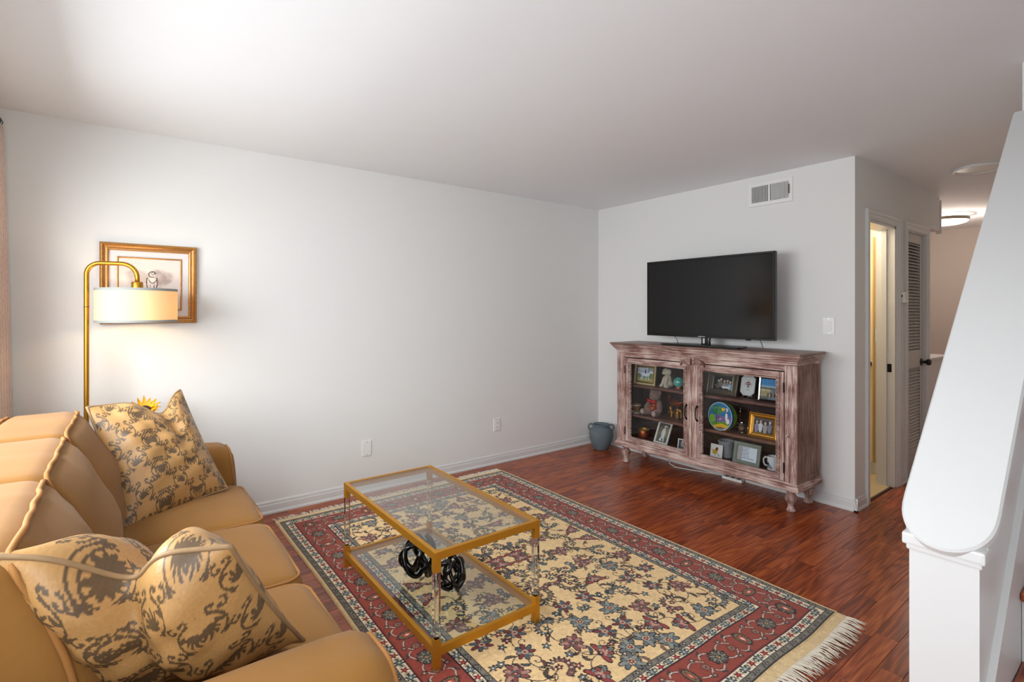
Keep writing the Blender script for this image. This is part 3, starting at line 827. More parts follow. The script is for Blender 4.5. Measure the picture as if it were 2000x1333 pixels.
# ================================================================== rug
RX0, RX1, RY0, RY1 = 0.183, 2.85, 0.787, 2.587
RL, RW = RX1-RX0, RY1-RY0
IV, NV, SL_, OL, RD, PK, CRM, GR = (242, 206, 152), (34, 32, 38), (104, 112, 116), (136, 116, 90), (154, 72, 58), (190, 130, 112), (244, 228, 198), (122, 116, 106)
DRD = (116, 44, 48); TEAL = (72, 88, 94)
def rug_canvas():
    c = Cv(RL, RW, 0.003, IV)
    X, Y = np.meshgrid(c.x, c.y)
    KE, SE = 0.048, 0.016
    du = np.minimum(X-KE, RL-KE-X); dv = np.minimum(Y-SE, RW-SE-Y)
    d = np.minimum(du, dv)
    bands = [(0.004, NV), (0.028, GR), (0.032, NV), (0.070, CRM), (0.074, NV), (0.078, DRD), (0.226, RD), (0.230, DRD), (0.234, NV), (0.266, CRM), (0.270, NV), (0.292, GR), (0.296, NV)]
    lo = 0
    for hi, col in bands:
        c.a[(d >= lo) & (d < hi)] = lin(col); lo = hi
    c.a[d < 0] = lin((232, 202, 152))
    # side helpers: s along the side, t inwards from the band edge
    sides = [(lambda s, t: (KE+s, SE+t), RL-2*KE), (lambda s, t: (KE+s, RW-SE-t), RL-2*KE),
             (lambda s, t: (KE+t, SE+s), RW-2*SE), (lambda s, t: (RL-KE-t, SE+s), RW-2*SE)]
    R = random.Random(5)
    for P, Ls in sides:
        # grey guard bands: small alternating marks
        for t, t0 in ((0.016, 0.02), (0.281, 0.29)):
            n = int((Ls-2*t0)/0.024)
            for k in range(n):
                s = t0+(Ls-2*t0)*(k+0.5)/n; x, y = P(s, t)
                if k % 3 == 0:
                    c.star(x, y, 0.0075, 0.5, 4, NV); c.ell(x, y, 0.0026, 0.0026, CRM)
                elif k % 3 == 1:
                    c.ell(x, y, 0.006, 0.006, (168, 158, 132)); c.ell(x, y, 0.003, 0.003, NV)
                else:
                    c.stroke([P(s-0.005, t-0.008), P(s+0.005, t+0.008)], 0.0022, NV)
        # cream bands: blue and red flower heads with tendrils
        for t, t0 in ((0.051, 0.055), (0.250, 0.255)):
            n = int((Ls-2*t0)/0.05)
            for k in range(n):
                s = t0+(Ls-2*t0)*(k+0.5)/n; x, y = P(s, t)
                if k % 2 == 0:
                    c.star(x, y, 0.0175, 0.28, 6, NV); c.star(x, y, 0.0135, 0.32, 6, TEAL)
                    for q in range(5):
                        a = q*2*PI/5; c.ell(x+0.008*math.cos(a), y+0.008*math.sin(a), 0.003, 0.003, (150, 168, 170))
                    c.ell(x, y, 0.0035, 0.0035, CRM)
                else:
                    c.star(x, y, 0.0135, 0.35, 5, NV); c.star(x, y, 0.011, 0.35, 5, (158, 40, 44)); c.ell(x, y, 0.003, 0.003, PK)
                for sg in (-1, 1):
                    c.stroke([P(s+0.019*sg, t-0.011), P(s+0.024*sg, t), P(s+0.020*sg, t+0.011)], 0.0017, NV)
                    c.stroke([P(s+0.024*sg, t-0.004), P(s+0.029*sg, t+0.006)], 0.0028, OL)
        # red border: oval palmettes and feather rosettes, pale outlined tendrils between
        n = max(3, int(round((Ls-0.17)/0.19)))
        for k in range(n+1):
            s = 0.085+0.065+(Ls-0.30)*k/n; t = 0.152
            x, y = P(s, t); e = P(s+1, t); ang = math.atan2(e[1]-y, e[0]-x)+PI/2
            if k % 2 == 0:
                c.star(x, y, 0.046, 0.13, 26, NV, ang, 0.56); c.star(x, y, 0.037, 0.0, 1, (126, 112, 84), ang, 0.56)
                c.star(x, y, 0.026, 0.1, 12, NV, ang, 0.5); c.star(x, y, 0.022, 0.1, 8, (204, 84, 66), ang, 0.5); c.star(x, y, 0.010, 0.2, 4, CRM, ang, 0.5)
            else:
                for q in range(14):
                    a = q*2*PI/14; f = 0.9 if q % 2 else 1.0
                    c.stroke([P(s+0.016*math.cos(a), t+0.012*math.sin(a)), P(s+0.042*f*math.cos(a+0.15), t+0.036*f*math.sin(a+0.15))], 0.0068, NV)
                for q in range(14):
                    a = q*2*PI/14
                    c.stroke([P(s+0.018*math.cos(a), t+0.014*math.sin(a)), P(s+0.036*math.cos(a+0.15), t+0.030*math.sin(a+0.15))], 0.0036, (150, 146, 132) if q % 2 else (110, 100, 84))
                c.ell(x, y, 0.014, 0.012, NV); c.ell(x, y, 0.009, 0.008, (176, 160, 120)); c.ell(x, y, 0.004, 0.004, RD)
            if k < n:
                sm = s+(Ls-0.30)/n/2
                for sg in (-1, 1):
                    b = bez(P(s+0.03, t+0.03*sg), P(sm-0.02, t+0.062*sg), P(sm+0.015, t+0.018*sg))
                    c.stroke(b, 0.0048, NV); c.stroke(b, 0.0025, (222, 194, 176))
                    b = bez(P(sm+0.07, t+0.04*sg), P(sm+0.035, t+0.064*sg), P(sm+0.02, t+0.035*sg))
                    c.stroke(b, 0.0048, NV); c.stroke(b, 0.0025, (222, 194, 176))
                    q = P(sm-0.012, t+0.05*sg); c.star(q[0], q[1], 0.012, 0.2, 5, NV); c.star(q[0], q[1], 0.009, 0.2, 5, (128, 92, 84)); c.ell(q[0], q[1], 0.003, 0.003, CRM)
                    c.stroke([P(sm+0.03, t+0.056*sg), P(sm+0.05, t+0.066*sg)], 0.005, (70, 66, 64))
                q = P(sm, t-0.004); c.star(q[0], q[1], 0.019, 0.16, 8, (92, 40, 38)); c.star(q[0], q[1], 0.014, 0.2, 8, (150, 116, 96)); c.ell(q[0], q[1], 0.005, 0.005, DRD)
    # ---- ivory field: quarter pattern, mirrored twice
    fx0, fy0 = KE+0.296, SE+0.296
    QX, QY = RL/2-fx0, RW/2-fy0
    # evenly spread centres (Lloyd relaxation)
    g = np.random.default_rng(12); sam = g.random((4000, 2))*(QX, QY)
    pts = sam[:30].copy()
    for _ in range(14):
        k = np.argmin(((sam[:, None]-pts[None])**2).sum(-1), 1)
        pts = np.array([sam[k == i].mean(0) if (k == i).any() else pts[i] for i in range(len(pts))])
    pts = [(float(x), float(y)) for x, y in pts]
    def maps(p):
        a, b = fx0+p[0], fy0+p[1]
        return [(a, b), (RL-a, b), (a, RW-b), (RL-a, RW-b)]
    def mstroke(ps, r, col, r2=None):
        for k in range(4): c.stroke([maps(p)[k] for p in ps], r, col, r2)
    def mstar(p, r, amp, n, col, ang=0.0, sq=1.0):
        for k, (x, y) in enumerate(maps(p)):
            a = ang if k == 0 else PI-ang if k == 1 else -ang if k == 2 else PI+ang
            c.star(x, y, r, amp, n, col, a, sq)
    TONES = [(116, 118, 116), (140, 118, 90), (128, 74, 70), (86, 96, 100), (168, 128, 108), (112, 92, 74)]
    def leafm(x, y, a, L, bend, col):
        """curved leaf with a dark outline, swelling in the middle, hooked tip"""
        b = bez((x, y), (x+L*0.62*math.cos(a+bend), y+L*0.62*math.sin(a+bend)), (x+L*math.cos(a), y+L*math.sin(a)), 9)
        for k in range(9): mstroke(b[k:k+2], 0.0020+0.0068*math.sin(PI*(k+0.5)/9.5)**1.2, NV)
        for k in range(9): mstroke(b[k:k+2], max(0.0006, 0.0050*math.sin(PI*(k+0.5)/9.5)**1.2), col)
        mstroke(b[2:8], 0.0011, NV)
    seen = set()
    for i, p in enumerate(pts):
        near = sorted(range(len(pts)), key=lambda j: (pts[j][0]-p[0])**2+(pts[j][1]-p[1])**2)[1:4]
        for j in near[:2]:
            if (j, i) in seen: continue
            seen.add((i, j)); q = pts[j]
            mx, my = (p[0]+q[0])/2, (p[1]+q[1])/2; dx, dy = q[0]-p[0], q[1]-p[1]; sg = R.choice((-1, 1))*R.uniform(0.45, 0.75)
            bz = bez(p, (mx-dy*sg, my+dx*sg), q, 14)
            mstroke(bz, 0.0021, NV)
            base = math.atan2(dy, dx)
            for f, s2 in ((4, 1), (9, -1)):
                leafm(bz[f][0], bz[f][1], base+s2*R.uniform(0.7, 1.5), R.uniform(0.036, 0.054), s2*R.uniform(0.5, 0.9), R.choice(TONES))
    for i, p in enumerate(pts):      # tendrils that curl up
        for _ in range(2):
            a = R.uniform(0, 2*PI); r = R.uniform(0.020, 0.032); sg = R.choice((-1, 1))
            cx, cy = p[0]+0.066*math.cos(a), p[1]+0.066*math.sin(a)
            sp = arc(cx, cy, r, a+PI, a+PI+sg*4.8, 18, 0.005)
            mstroke(sp, 0.0021, NV, 0.0016); mstar(sp[-1], 0.0045, 0.2, 5, NV)
    for _ in range(80):
        p = (R.uniform(0.02, QX), R.uniform(0.02, QY))
        if min(math.hypot(p[0]-q[0], p[1]-q[1]) for q in pts) > 0.060:
            r = R.uniform(0.010, 0.015); col = R.choice((DRD, SL_, (150, 78, 70), OL, TEAL)); a = R.uniform(0, 6)
            mstroke([(p[0], p[1]), (p[0]+0.035*math.cos(a), p[1]+0.035*math.sin(a))], 0.0018, NV)
            mstar(p, r*1.2, 0.3, 5, NV, a); mstar(p, r*0.85, 0.3, 5, col, a); mstar(p, r*0.3, 0, 1, CRM)
    def fan(p, a, s, cols, spread, n):
        """palmette: pointed overlapping petals round a layered heart"""
        for w, fill in ((0.24, None), (0.17, cols)):
            for k in range(n):
                b = a+(k/(n-1)-0.5)*spread; l = s*(0.82+0.18*math.cos((k-(n-1)/2)*1.9))*(1.0 if fill is None else 0.93)
                ps = bez(p, (p[0]+l*0.7*math.cos(b+0.12), p[1]+l*0.7*math.sin(b+0.12)), (p[0]+l*math.cos(b), p[1]+l*math.sin(b)), 6)
                for q in range(6):
                    mstroke(ps[q:q+2], s*w*(0.55+0.45*math.sin(PI*(q+0.8)/6.6)), NV if fill is None else fill[k % len(fill)])
    for i, p in enumerate(pts):
        kind = (i*7) % 6; a = R.uniform(0, 2*PI)
        if kind in (0, 3):
            cols = [(108, 116, 118), (150, 150, 142)] if kind == 0 else [(140, 82, 76), (186, 138, 122)]
            fan(p, a, 0.054, cols, 5.0, 9)
            mstar(p, 0.0215, 0.14, 7, NV, a, 0.85); mstar(p, 0.0180, 0.14, 7, (214, 196, 164) if kind == 0 else (122, 120, 114), a, 0.85)
            mstar(p, 0.0115, 0.1, 6, NV, a); mstar(p, 0.0090, 0.1, 6, (156, 52, 54), a); mstar(p, 0.0035, 0, 1, CRM)
        elif kind in (1, 4):      # C-shaped sickle leaf with a serrated back
            sg = R.choice((-1, 1)); ar = arc(p[0], p[1], 0.052, a, a+sg*4.5, 24, 0.026)
            for k in range(0, 22, 2):
                q = ar[k]; ox, oy = q[0]-p[0], q[1]-p[1]; l = math.hypot(ox, oy)
                mstroke([q, (q[0]+ox/l*0.017, q[1]+oy/l*0.017)], 0.0046, NV, 0.0018)
            mstroke(ar, 0.0150, NV, 0.0048); mstroke(ar, 0.0115, R.choice(((112, 116, 114), (128, 110, 84), (124, 78, 74))), 0.0026)
            for k in range(1, 22, 3): mstar(ar[k], 0.0050, 0.25, 5, R.choice((CRM, (196, 160, 140), NV)), k)
            mstroke(ar[1:20], 0.0012, NV)
            mstar(p, 0.014, 0.3, 5, NV, a); mstar(p, 0.0105, 0.3, 5, R.choice((DRD, TEAL)), a); mstar(p, 0.004, 0, 1, CRM)
        elif kind == 2:
            fan(p, a, 0.046, [(86, 96, 102), (128, 56, 58), (150, 150, 142)], 6.28*7/8, 8)
            mstar(p, 0.017, 0.15, 8, NV, a); mstar(p, 0.0138, 0.15, 8, (206, 168, 146), a); mstar(p, 0.006, 0, 1, DRD)
        else:                     # lotus, petals to one side
            fan(p, a, 0.058, [(158, 70, 66), (122, 124, 120)], 3.2, 7)
            fan(p, a, 0.034, [(200, 150, 132)], 2.4, 5)
            mstar((p[0]-0.004*math.cos(a), p[1]-0.004*math.sin(a)), 0.0135, 0.1, 7, NV); mstar(p, 0.0095, 0.1, 7, (112, 44, 50)); mstar(p, 0.0035, 0, 1, CRM)
    c.noise(0.07, 3, 1); c.noise(0.05, 4, 4)
    return c
rug = thing('oriental_rug', 'ivory and red floral oriental rug with fringed ends on the wood floor', 'rug', ((RX0+RX1)/2, (RY0+RY1)/2, 0.0))
rc = rug_canvas()
def rug_pt(x, y):
    rgn = np.random.default_rng(2)
    e = np.minimum(np.minimum(x, RL-x), np.minimum(y, RW-y))
    z = 0.011*np.clip(e/0.004, 0, 1)**0.5 + rgn.normal(0, 0.0003, x.shape)*(e > 0.004)
    z = np.where((x < 0.045) | (x > RL-0.045), np.minimum(z, 0.007), z)
    wob = 0.004*np.sin(y*5.2)+0.003*np.sin(y*13+1)
    wob2 = 0.004*np.sin(x*4.1+0.6)
    return np.stack([x-RL/2+wob*np.where(x > RL/2, 1, -0.6), y-RW/2+wob2*np.where(y > RW/2, 0.7, -0.8), z], -1)
o = obj('pile', rc.mesh('pile', rug_pt), 'rug', rug)
mb = MB(); R = random.Random(3)
for sgn in (-1, 1):
    y = -RW/2+0.004
    while y < RW/2-0.004:
        x = sgn*(RL/2-0.004); wv = sgn*(0.004*math.sin((y+RW/2)*5.2)+0.003*math.sin((y+RW/2)*13+1))*(1 if sgn > 0 else 0.6)
        L = R.uniform(0.055, 0.095) if sgn > 0 else R.uniform(0.035, 0.07); dy = R.gauss(0, 0.014)
        pts = [(x+wv, y, 0.005), (x+wv+sgn*L*0.4, y+dy*0.3, 0.006+R.uniform(0, 0.004)), (x+wv+sgn*L*0.75, y+dy*0.7, 0.004+R.uniform(0, 0.003)), (x+wv+sgn*L, y+dy, 0.0025)]
        mb.tube(pts, [0.0028, 0.0024, 0.002, 0.0012], 4)
        y += R.uniform(0.0045, 0.0075)
obj('fringe', mb, 'fringe', rug, smooth='all', kind='stuff')

# ================================================================== sofa
SX0, SX1 = 0.43, 2.75; AY0, AY1 = -0.47, 0.48
sofa = thing('sofa', 'tan microsuede three seat sofa with piped loose cushions under the window', 'sofa', ((SX0+SX1)/2, 0.0, 0.0))
IN0, IN1 = 0.675, 2.525
obj('base_rail', MB().rbox(IN1-IN0+0.12, 0.90, 0.25, 0.02, 6, None, ((IN0+IN1)/2, -0.005, 0.195)), 'suede', sofa, True, True)
obj('back_frame', MB().rbox(IN1-IN0+0.2, 0.15, 0.72, 0.05, 8, None, ((IN0+IN1)/2, -0.405, 0.44)), 'suede', sofa, 'all', True)
def arm(x_in, x_out):
    sg = 1 if x_out > x_in else -1
    w = abs(x_out-x_in); xc = (x_in+x_out)/2
    def fn(x, y, z):
        k = (z+0.298)/0.596; t = max(0, k)
        fl = 0.035*max(0, k-0.35)*sg         # flares outward towards the top
        yy = y + (0.02*math.sin(PI*min(1, max(0, k))) if y > 0.3 else 0)
        zz = z - 0.014*max(0, (y-0.25)/0.24)**2*max(0, k)
        return (x+fl, yy, zz)
    a = obj('arm', MB().rbox(w, AY1-AY0, 0.596, 0.075, 12, fn, (xc, (AY0+AY1)/2, 0.348)), 'suede', sofa, 'all', True)
    # piping round the front panel
    hw, r = w/2-0.022, 0.06
    pts = []
    for k in range(33):
        s = k/32
        if s < 0.3: p = (-hw, -0.24+(0.24+0.28-r)*s/0.3)
        elif s < 0.5: b = PI-(s-0.3)/0.2*PI/2; p = (-hw+r+r*math.cos(b), 0.28-0.018-r+r*math.sin(b)) if False else (-hw+r+r*math.cos(b), 0.280-r+r*math.sin(b))
        elif s < 0.7: b = PI/2-(s-0.5)/0.2*PI/2; p = (hw-r+r*math.cos(b), 0.280-r+r*math.sin(b))
        else: p = (hw, (0.280-r)+(-0.24-(0.280-r))*(s-0.7)/0.3)
        q = fn(p[0], (AY1-AY0)/2-0.020, p[1]); pts.append((q[0]+xc, q[1]+(AY0+AY1)/2, q[2]+0.348))
    obj('piping', MB().tube(pts, 0.0055, 6), 'suede_pipe', a, 'all', True)
arm(IN0, SX0); arm(IN1, SX1)
SW = (IN1-IN0)/3
R = random.Random(9)
for k in range(3):
    xc = IN0+SW*(k+0.5); w = SW-0.006; dd = 0.60; hh = 0.17
    def fn(x, y, z, w=w, k=k):
        u, v = x/(w/2), y/(dd/2)
        puff = 0.022*(1-u*u)*(1-v*v) if z > 0 else 0
        bulge = 0.030*(1-u*u*0.8)*max(0, v)**3
        wr = 0.0022*math.sin(y*34+u*2+k)*max(0, 1-abs(u))*(1 if z > 0 else 0)
        return (x, y+bulge, z+puff+wr-0.014*max(0, v)**3)
    yc = 0.198
    c = obj('seat_cushion', MB().rbox(w, dd, hh, 0.045, 14, fn, (xc, yc, 0.374)), 'suede', sofa, 'all', True)
    for zz in (1, -1):
        pts = []; r = 0.06; hw, hd = w/2-0.008, dd/2-0.008
        for (cx, cy, a0) in ((hw-r, hd-r, 0), (-hw+r, hd-r, PI/2), (-hw+r, -hd+r, PI), (hw-r, -hd+r, 1.5*PI)):
            for q in range(7):
                a = a0+q/6*PI/2; p = fn(cx+r*math.cos(a), cy+r*math.sin(a), zz*(hh/2-0.014)); pts.append((p[0]+xc, p[1]+yc, p[2]+0.374+0.002*zz))
        obj('piping', MB().tube(pts, 0.0055, 6, True), 'suede_pipe', c, 'all', True)
# back cushions: boxed, straight piped top edge, puffed front, leaning back
BWID = 0.587
for k in range(3):
    xc = IN0+0.008+BWID*(k+0.5); w = BWID+0.006; dd = 0.225; hh = 0.50
    def fn(x, y, z, w=w, k=k):
        u, v, t = x/(w/2), y/(dd/2), z/(hh/2)
        arch = 0.016*(1-u*u)*max(0, t)
        uu, tt = max(0, 1-u*u), max(0, 1-(t*0.85+0.05)**2)
        puff = 0.075*uu**0.7*tt if v > 0 else -0.02*uu*tt
        puff *= min(1, abs(v)*1.2)
        cr = 0.0034*(math.sin(x*47+k*2+t*1.5)+0.6*math.sin(x*29+k*5))*max(0, t-0.2)*uu**0.3
        cr += 0.005*math.sin(t*9+k*1.7+u*1.5)*uu*(1 if v > 0 else 0)*min(1, abs(v))
        yy = y + puff + cr - 0.115*(t+1)/2 - 0.035*max(0, t)**2
        return (x, yy, z+arch+cr*0.8)
    yc, zc = -0.140, 0.667
    c = obj('back_cushion', MB().rbox(w, dd, hh, 0.040, 18, fn, (xc, yc, zc)), 'suede', sofa, 'all', True)
    for sg in (1, -1):
        pts = []; r = 0.045; hw, hz = w/2-0.004, hh/2-0.006
        def run(x0, z0, x1, z1, n):
            for q in range(n): pts.append((x0+(x1-x0)*q/n, z0+(z1-z0)*q/n))
        def turn(cx, cz, a0):
            for q in range(6): pts.append((cx+r*math.cos(a0+q/6*PI/2), cz+r*math.sin(a0+q/6*PI/2)))
        run(hw, -hz+r, hw, hz-r, 12); turn(hw-r, hz-r, 0); run(hw-r, hz, -hw+r, hz, 16); turn(-hw+r, hz-r, PI/2)
        run(-hw, hz-r, -hw, -hz+r, 12); turn(-hw+r, -hz+r, PI); run(-hw+r, -hz, hw-r, -hz, 12); turn(hw-r, -hz+r, 1.5*PI)
        full = []
        for i, (x, z) in enumerate(pts):
            p = fn(x, sg*(dd/2-0.008), z); full.append((p[0]+xc, p[1]+yc+0.003*sg, p[2]+zc+0.0022*math.sin(i*1.9+k)))
        obj('piping', MB().tube(full, 0.0068, 6, True), 'suede_pipe', c, 'all', True)
for x in (SX0+0.08, SX1-0.08):
    for y in (AY0+0.08, AY1-0.08): obj('foot', MB().lathe([(0.020, 0), (0.028, 0.075)], 12, (x, y, 0)), 'bark', sofa, True, True)

# ------------------------------------------------------------------ damask pillows
def damask():
    """scrolling velvet vines on a satin ground, mirrored left to right"""
    c = Cv(1, 1, 1/260, (184, 140, 86))
    T = (96, 76, 54)
    R = random.Random(21)
    def both(ps, r, r2=None):
        c.stroke(ps, r, T, r2); c.stroke([(1-p[0], p[1]) for p in ps], r, T, r2)
    def curl(x, y, r, a, sg, w, turns=4.6):
        """tendril ending in a ball, fringed with small lobes"""
        ps = arc(x, y, r, a, a+sg*turns, 24, r*0.30)
        both(ps, w, w*0.8)
        both([ps[-1], (ps[-1][0]+1e-4, ps[-1][1])], w*1.9)
        for k in range(1, 14, 2):
            q = ps[k]; ox, oy = q[0]-x, q[1]-y; l = math.hypot(ox, oy)+1e-9
            both([q, (q[0]+ox/l*w*1.5, q[1]+oy/l*w*1.5)], w*0.55)
    def leaf(x, y, a, L, w):
        b = bez((x, y), (x+L*0.6*math.cos(a+0.6), y+L*0.6*math.sin(a+0.6)), (x+L*math.cos(a), y+L*math.sin(a)), 8)
        for k in range(8): both(b[k:k+2], w*math.sin(PI*(k+0.6)/9)+0.002)
    def palm(x, y, a, s):
        for k in range(7):
            leaf(x, y, a-1.5+0.5*k, s*(0.7+0.3*math.cos((k-3)*0.6)), s*0.085)
        both([(x, y), (x, y+0.001)], s*0.11)
    rows = [(0.25, 0.02), (0.02, 0.21), (0.25, 0.40), (0.02, 0.59), (0.25, 0.78), (0.02, 0.97), (0.48, 0.21), (0.48, 0.59), (0.48, 0.97)]
    for i, (x, y) in enumerate(rows):
        palm(x, y-0.03 if i % 2 == 0 else y+0.03, PI/2 if i % 2 == 0 else -PI/2, 0.092)
        for sg in (-1, 1):
            both(arc(x, y+0.01, 0.104, PI/2+sg*0.30, PI/2+sg*2.7, 24), 0.0080, 0.0062)
            curl(x+sg*0.128, y-0.085, 0.034, PI/2, sg, 0.0068)
            curl(x+sg*0.052, y+0.135, 0.026, -PI/2, -sg, 0.0062)
            leaf(x+sg*0.104, y+0.02, PI/2+sg*0.9, 0.055, 0.0115)
            leaf(x+sg*0.085, y-0.055, -PI/2-sg*0.5, 0.048, 0.0100)
    c.noise(0.05, 7, 2)
    return c
DM = damask()
def pillow(name, label, TL, TR, BR, BL, thick, chop, nrm_sign, group, rep=1.0, u0=-0.06, cw=0.30):
    TL, TR, BR, BL = map(Vector, (TL, TR, BR, BL)); cen = (TL+TR+BR+BL)/4
    nrm = (TR-TL).cross(TL-BL).normalized()*nrm_sign
    up = ((TL+TR)-(BL+BR)).normalized()
    base = Vector((cen.x, cen.y, min(BL.z, BR.z)))
    root = thing(name, label, 'pillow', base, group=group)
    def P(u, v, side):
        # u, v in [-1, 1]; corners stay pointed, edges pull in
        uu = u*(1-0.055*(1-v*v)); vv = v*(1-0.055*(1-u*u))
        a = BL.lerp(BR, (uu+1)/2); b = TL.lerp(TR, (uu+1)/2)
        p = a.lerp(b, (vv+1)/2)
        e = max(0, 1-u*u)**0.62*max(0, 1-v*v)**0.62
        w = max(0, (v+1)/2)
        dip = chop*math.exp(-((u-u0)/cw)**2)*w**2.2
        p = p - up*dip
        f = 1 + 0.30*math.exp(-((abs(u)-0.5)/0.28)**2)*w*(1 if chop > 0.03 else 0) - 0.55*math.exp(-((u-u0)/0.16)**2)*w**1.5*(chop/0.1)
        wr = 0.005*math.sin(8*u+5*v)*e+0.004*math.sin(15*v-6*u)*e+0.004*math.sin(21*u+9*v)*e*w*w
        return p + nrm*side*(thick*e*f+wr)
    n = 190
    us = [-1+2*i/n for i in range(n+1)]
    for side, nm in ((1, 'front_panel'), (-1, 'back_panel')):
        cv = DM; A = np.zeros((n+1, n+1, 3))
        co = []
        for j, v in enumerate(us):
            for i, u in enumerate(us):
                co.append(P(u, v, side)-base)
                x = ((u+1)/2*rep) % 1.0; y = 0.115+(((v+1)/2*rep) % 0.76)
                A[j, i] = cv.a[int(y*(cv.ny-1)), int(x*(cv.nx-1))]
        q = Cv(1, 1, 1/n, (0, 0, 0)); q.a = A
        me = q.mesh(nm, lambda X, Y: np.array([c[:] for c in co]))
        if side*nrm_sign < 0: me.flip_normals()
        obj(nm, me, 'pillow', root)
    edge = [P(u, -1, 0) for u in us[:-1:4]] + [P(1, v, 0) for v in us[:-1:4]] + [P(-u, 1, 0) for u in us[:-1:4]] + [P(-1, -v, 0) for v in us[:-1:4]]
    obj('piping', MB().tube([p-base for p in edge], 0.0058, 7, True), 'pillow_pipe', root, 'all')
    return root
pillow('throw_pillow', 'gold damask throw pillow propped against the sofa arm next to sunflower', (0.80, -0.13, 0.945), (0.585, 0.235, 0.965), (0.83, 0.42, 0.475), (1.085, 0.01, 0.445), 0.095, 0.095, 1, None, 1.5, 0.36, 0.36)
pillow('throw_pillow', 'large creased gold damask pillow leaning on the end cushion, piping across its fold', (2.42, -0.23, 0.925), (2.52, 0.185, 0.865), (2.335, 0.385, 0.49), (2.10, 0.0, 0.47), 0.13, 0.10, 1, None, 1.25)
# ================================================================== coffee table
TX0, TX1, TY0, TY1, TZ0, TH = 1.045, 2.05, 0.938, 1.455, 0.0125, 0.458
ct = thing('coffee_table', 'gold metal and clear acrylic coffee table with two glass shelves on the rug', 'coffee table', ((TX0+TX1)/2, (TY0+TY1)/2, TZ0))
lw, lh = TX1-TX0, TY1-TY0; bw = 0.024
def tframe(name, za, zb):
    q = MB().ring(lw, lh, [(0, 0), (0, zb-za), (bw-0.007, zb-za), (bw-0.007, zb-za-0.008), (bw, zb-za-0.008), (bw, 0)])
    q.v = [(p[0], p[2], -p[1]+za) for p in q.v]
    return obj(name, q, 'brass', ct)
hgt = TH-TZ0
tframe('top_frame', hgt-0.030, hgt)
tframe('lower_frame', 0.050, 0.082)
for nm, z in (('top_pane', hgt-0.0075), ('lower_pane', 0.0745)):
    obj(nm, MB().box(-lw/2+bw-0.0065, lw/2-bw+0.0065, -lh/2+bw-0.0065, lh/2-bw+0.0065, z, z+0.006, 0.001), 'glass', ct)
for sx in (-1, 1):
    for sy in (-1, 1):
        xa, xb = sorted((sx*lw/2, sx*(lw/2-0.026))); ya, yb = sorted((sy*lh/2, sy*(lh/2-0.026)))
        e = 0.0006
        obj('foot', MB().box(xa-e, xb+e, ya-e, yb+e, 0, 0.115, 0.0015), 'brass', ct)
        obj('corner_post', MB().box(xa-e, xb+e, ya-e, yb+e, hgt-0.078, hgt+0.0005, 0.0015), 'brass', ct)
        obj('acrylic_leg', MB().box(xa+0.001, xb-0.001, ya+0.001, yb-0.001, 0.115, hgt-0.078, 0.001), 'acrylic', ct, label='clear acrylic leg')

# black glass knots on the lower shelf
def knot(name, label, loc, r, seed, ph):
    R = random.Random(seed); pts = []
    n = 240
    for k in range(n):
        t = 2*PI*k/n
        u = 3*t+ph; v = 5*t
        rr = r*(0.80+0.17*math.sin(7*t+seed))
        th = PI/2+1.22*math.sin(v+0.7*seed)
        pts.append(Vector((rr*math.sin(th)*math.cos(u), rr*math.sin(th)*math.sin(u), rr*math.cos(th))))
    zmin = min(p.z for p in pts)
    tr = r*0.115
    mb = MB().tube([(p.x, p.y, p.z-zmin+tr) for p in pts], tr, 10, True)
    o = obj(name, mb, 'blackglass', None, 'all'); o.location = loc
    return tag(o, label, 'sculpture')
knot('glass_knot', 'larger black glass rope knot on the lower shelf of the coffee table', (1.535, 1.14, 0.0945), 0.098, 1, 0.3)
knot('glass_knot', 'smaller black glass rope knot by the corner leg of the coffee table', (1.735, 1.205, 0.0945), 0.077, 4, 1.1)

# ================================================================== floor lamp
lp = thing('floor_lamp', 'gold arc floor lamp with a lit cream drum shade behind the sofa', 'floor lamp', (0.20, -0.158, 0.0))
obj('base', MB().lathe([(0.0, 0), (0.135, 0), (0.138, 0.004), (0.138, 0.018), (0.132, 0.022), (0.02, 0.026), (0.013, 0.05), (0.0, 0.05)], 40), 'lampbrass', lp, True)
dirv = Vector((0.06, 0.219, 0)); reach = dirv.length; dh = dirv.normalized()
pts = [Vector((0, 0, 0.03)), Vector((0, 0, 0.7)), Vector((0, 0, 1.05))]
rb = 0.062; zt = 1.634
for k in range(9):
    a = k/8*PI/2; pts.append(dh*(rb-rb*math.cos(a)) + Vector((0, 0, zt-rb+rb*math.sin(a))))
r2 = 0.075
for k in range(9):
    a = PI/2-k/8*PI/2; pts.append(dh*(reach-r2+r2*math.cos(a)) + Vector((0, 0, zt-r2+r2*math.sin(a))))
pts.append(dh*reach + Vector((0, 0, 1.53)))
obj('pole', MB().tube(pts, 0.0115, 14), 'lampbrass', lp, 'all')
obj('pole_joint', MB().cyl((0, 0, 1.395), 0.0122, 0.004, 2, 16), 'knob', lp)
sc = dh*reach
obj('socket', MB().lathe([(0.0, 1.535), (0.024, 1.535), (0.027, 1.530), (0.027, 1.498), (0.020, 1.494), (0.018, 1.43), (0.0, 1.43)], 24, (sc.x, sc.y, 0)), 'lampbrass', lp, True)
ZS0, ZS1, RS = 1.312, 1.497, 0.187
sh = obj('shade', MB().lathe([(RS, ZS0), (RS, ZS1), (RS-0.002, ZS1), (RS-0.002, ZS0), (RS, ZS0)], 64, (sc.x, sc.y, 0), 2, False), 'shade', lp, True)
for z in (ZS0, ZS1-0.013):
    obj('ribbon_trim', MB().lathe([(RS+0.0008, z), (RS+0.0008, z+0.013), (RS-0.003, z+0.013), (RS-0.003, z), (RS+0.0008, z)], 64, (sc.x, sc.y, 0), 2, False), 'shadeband', sh, True)
m = MB()
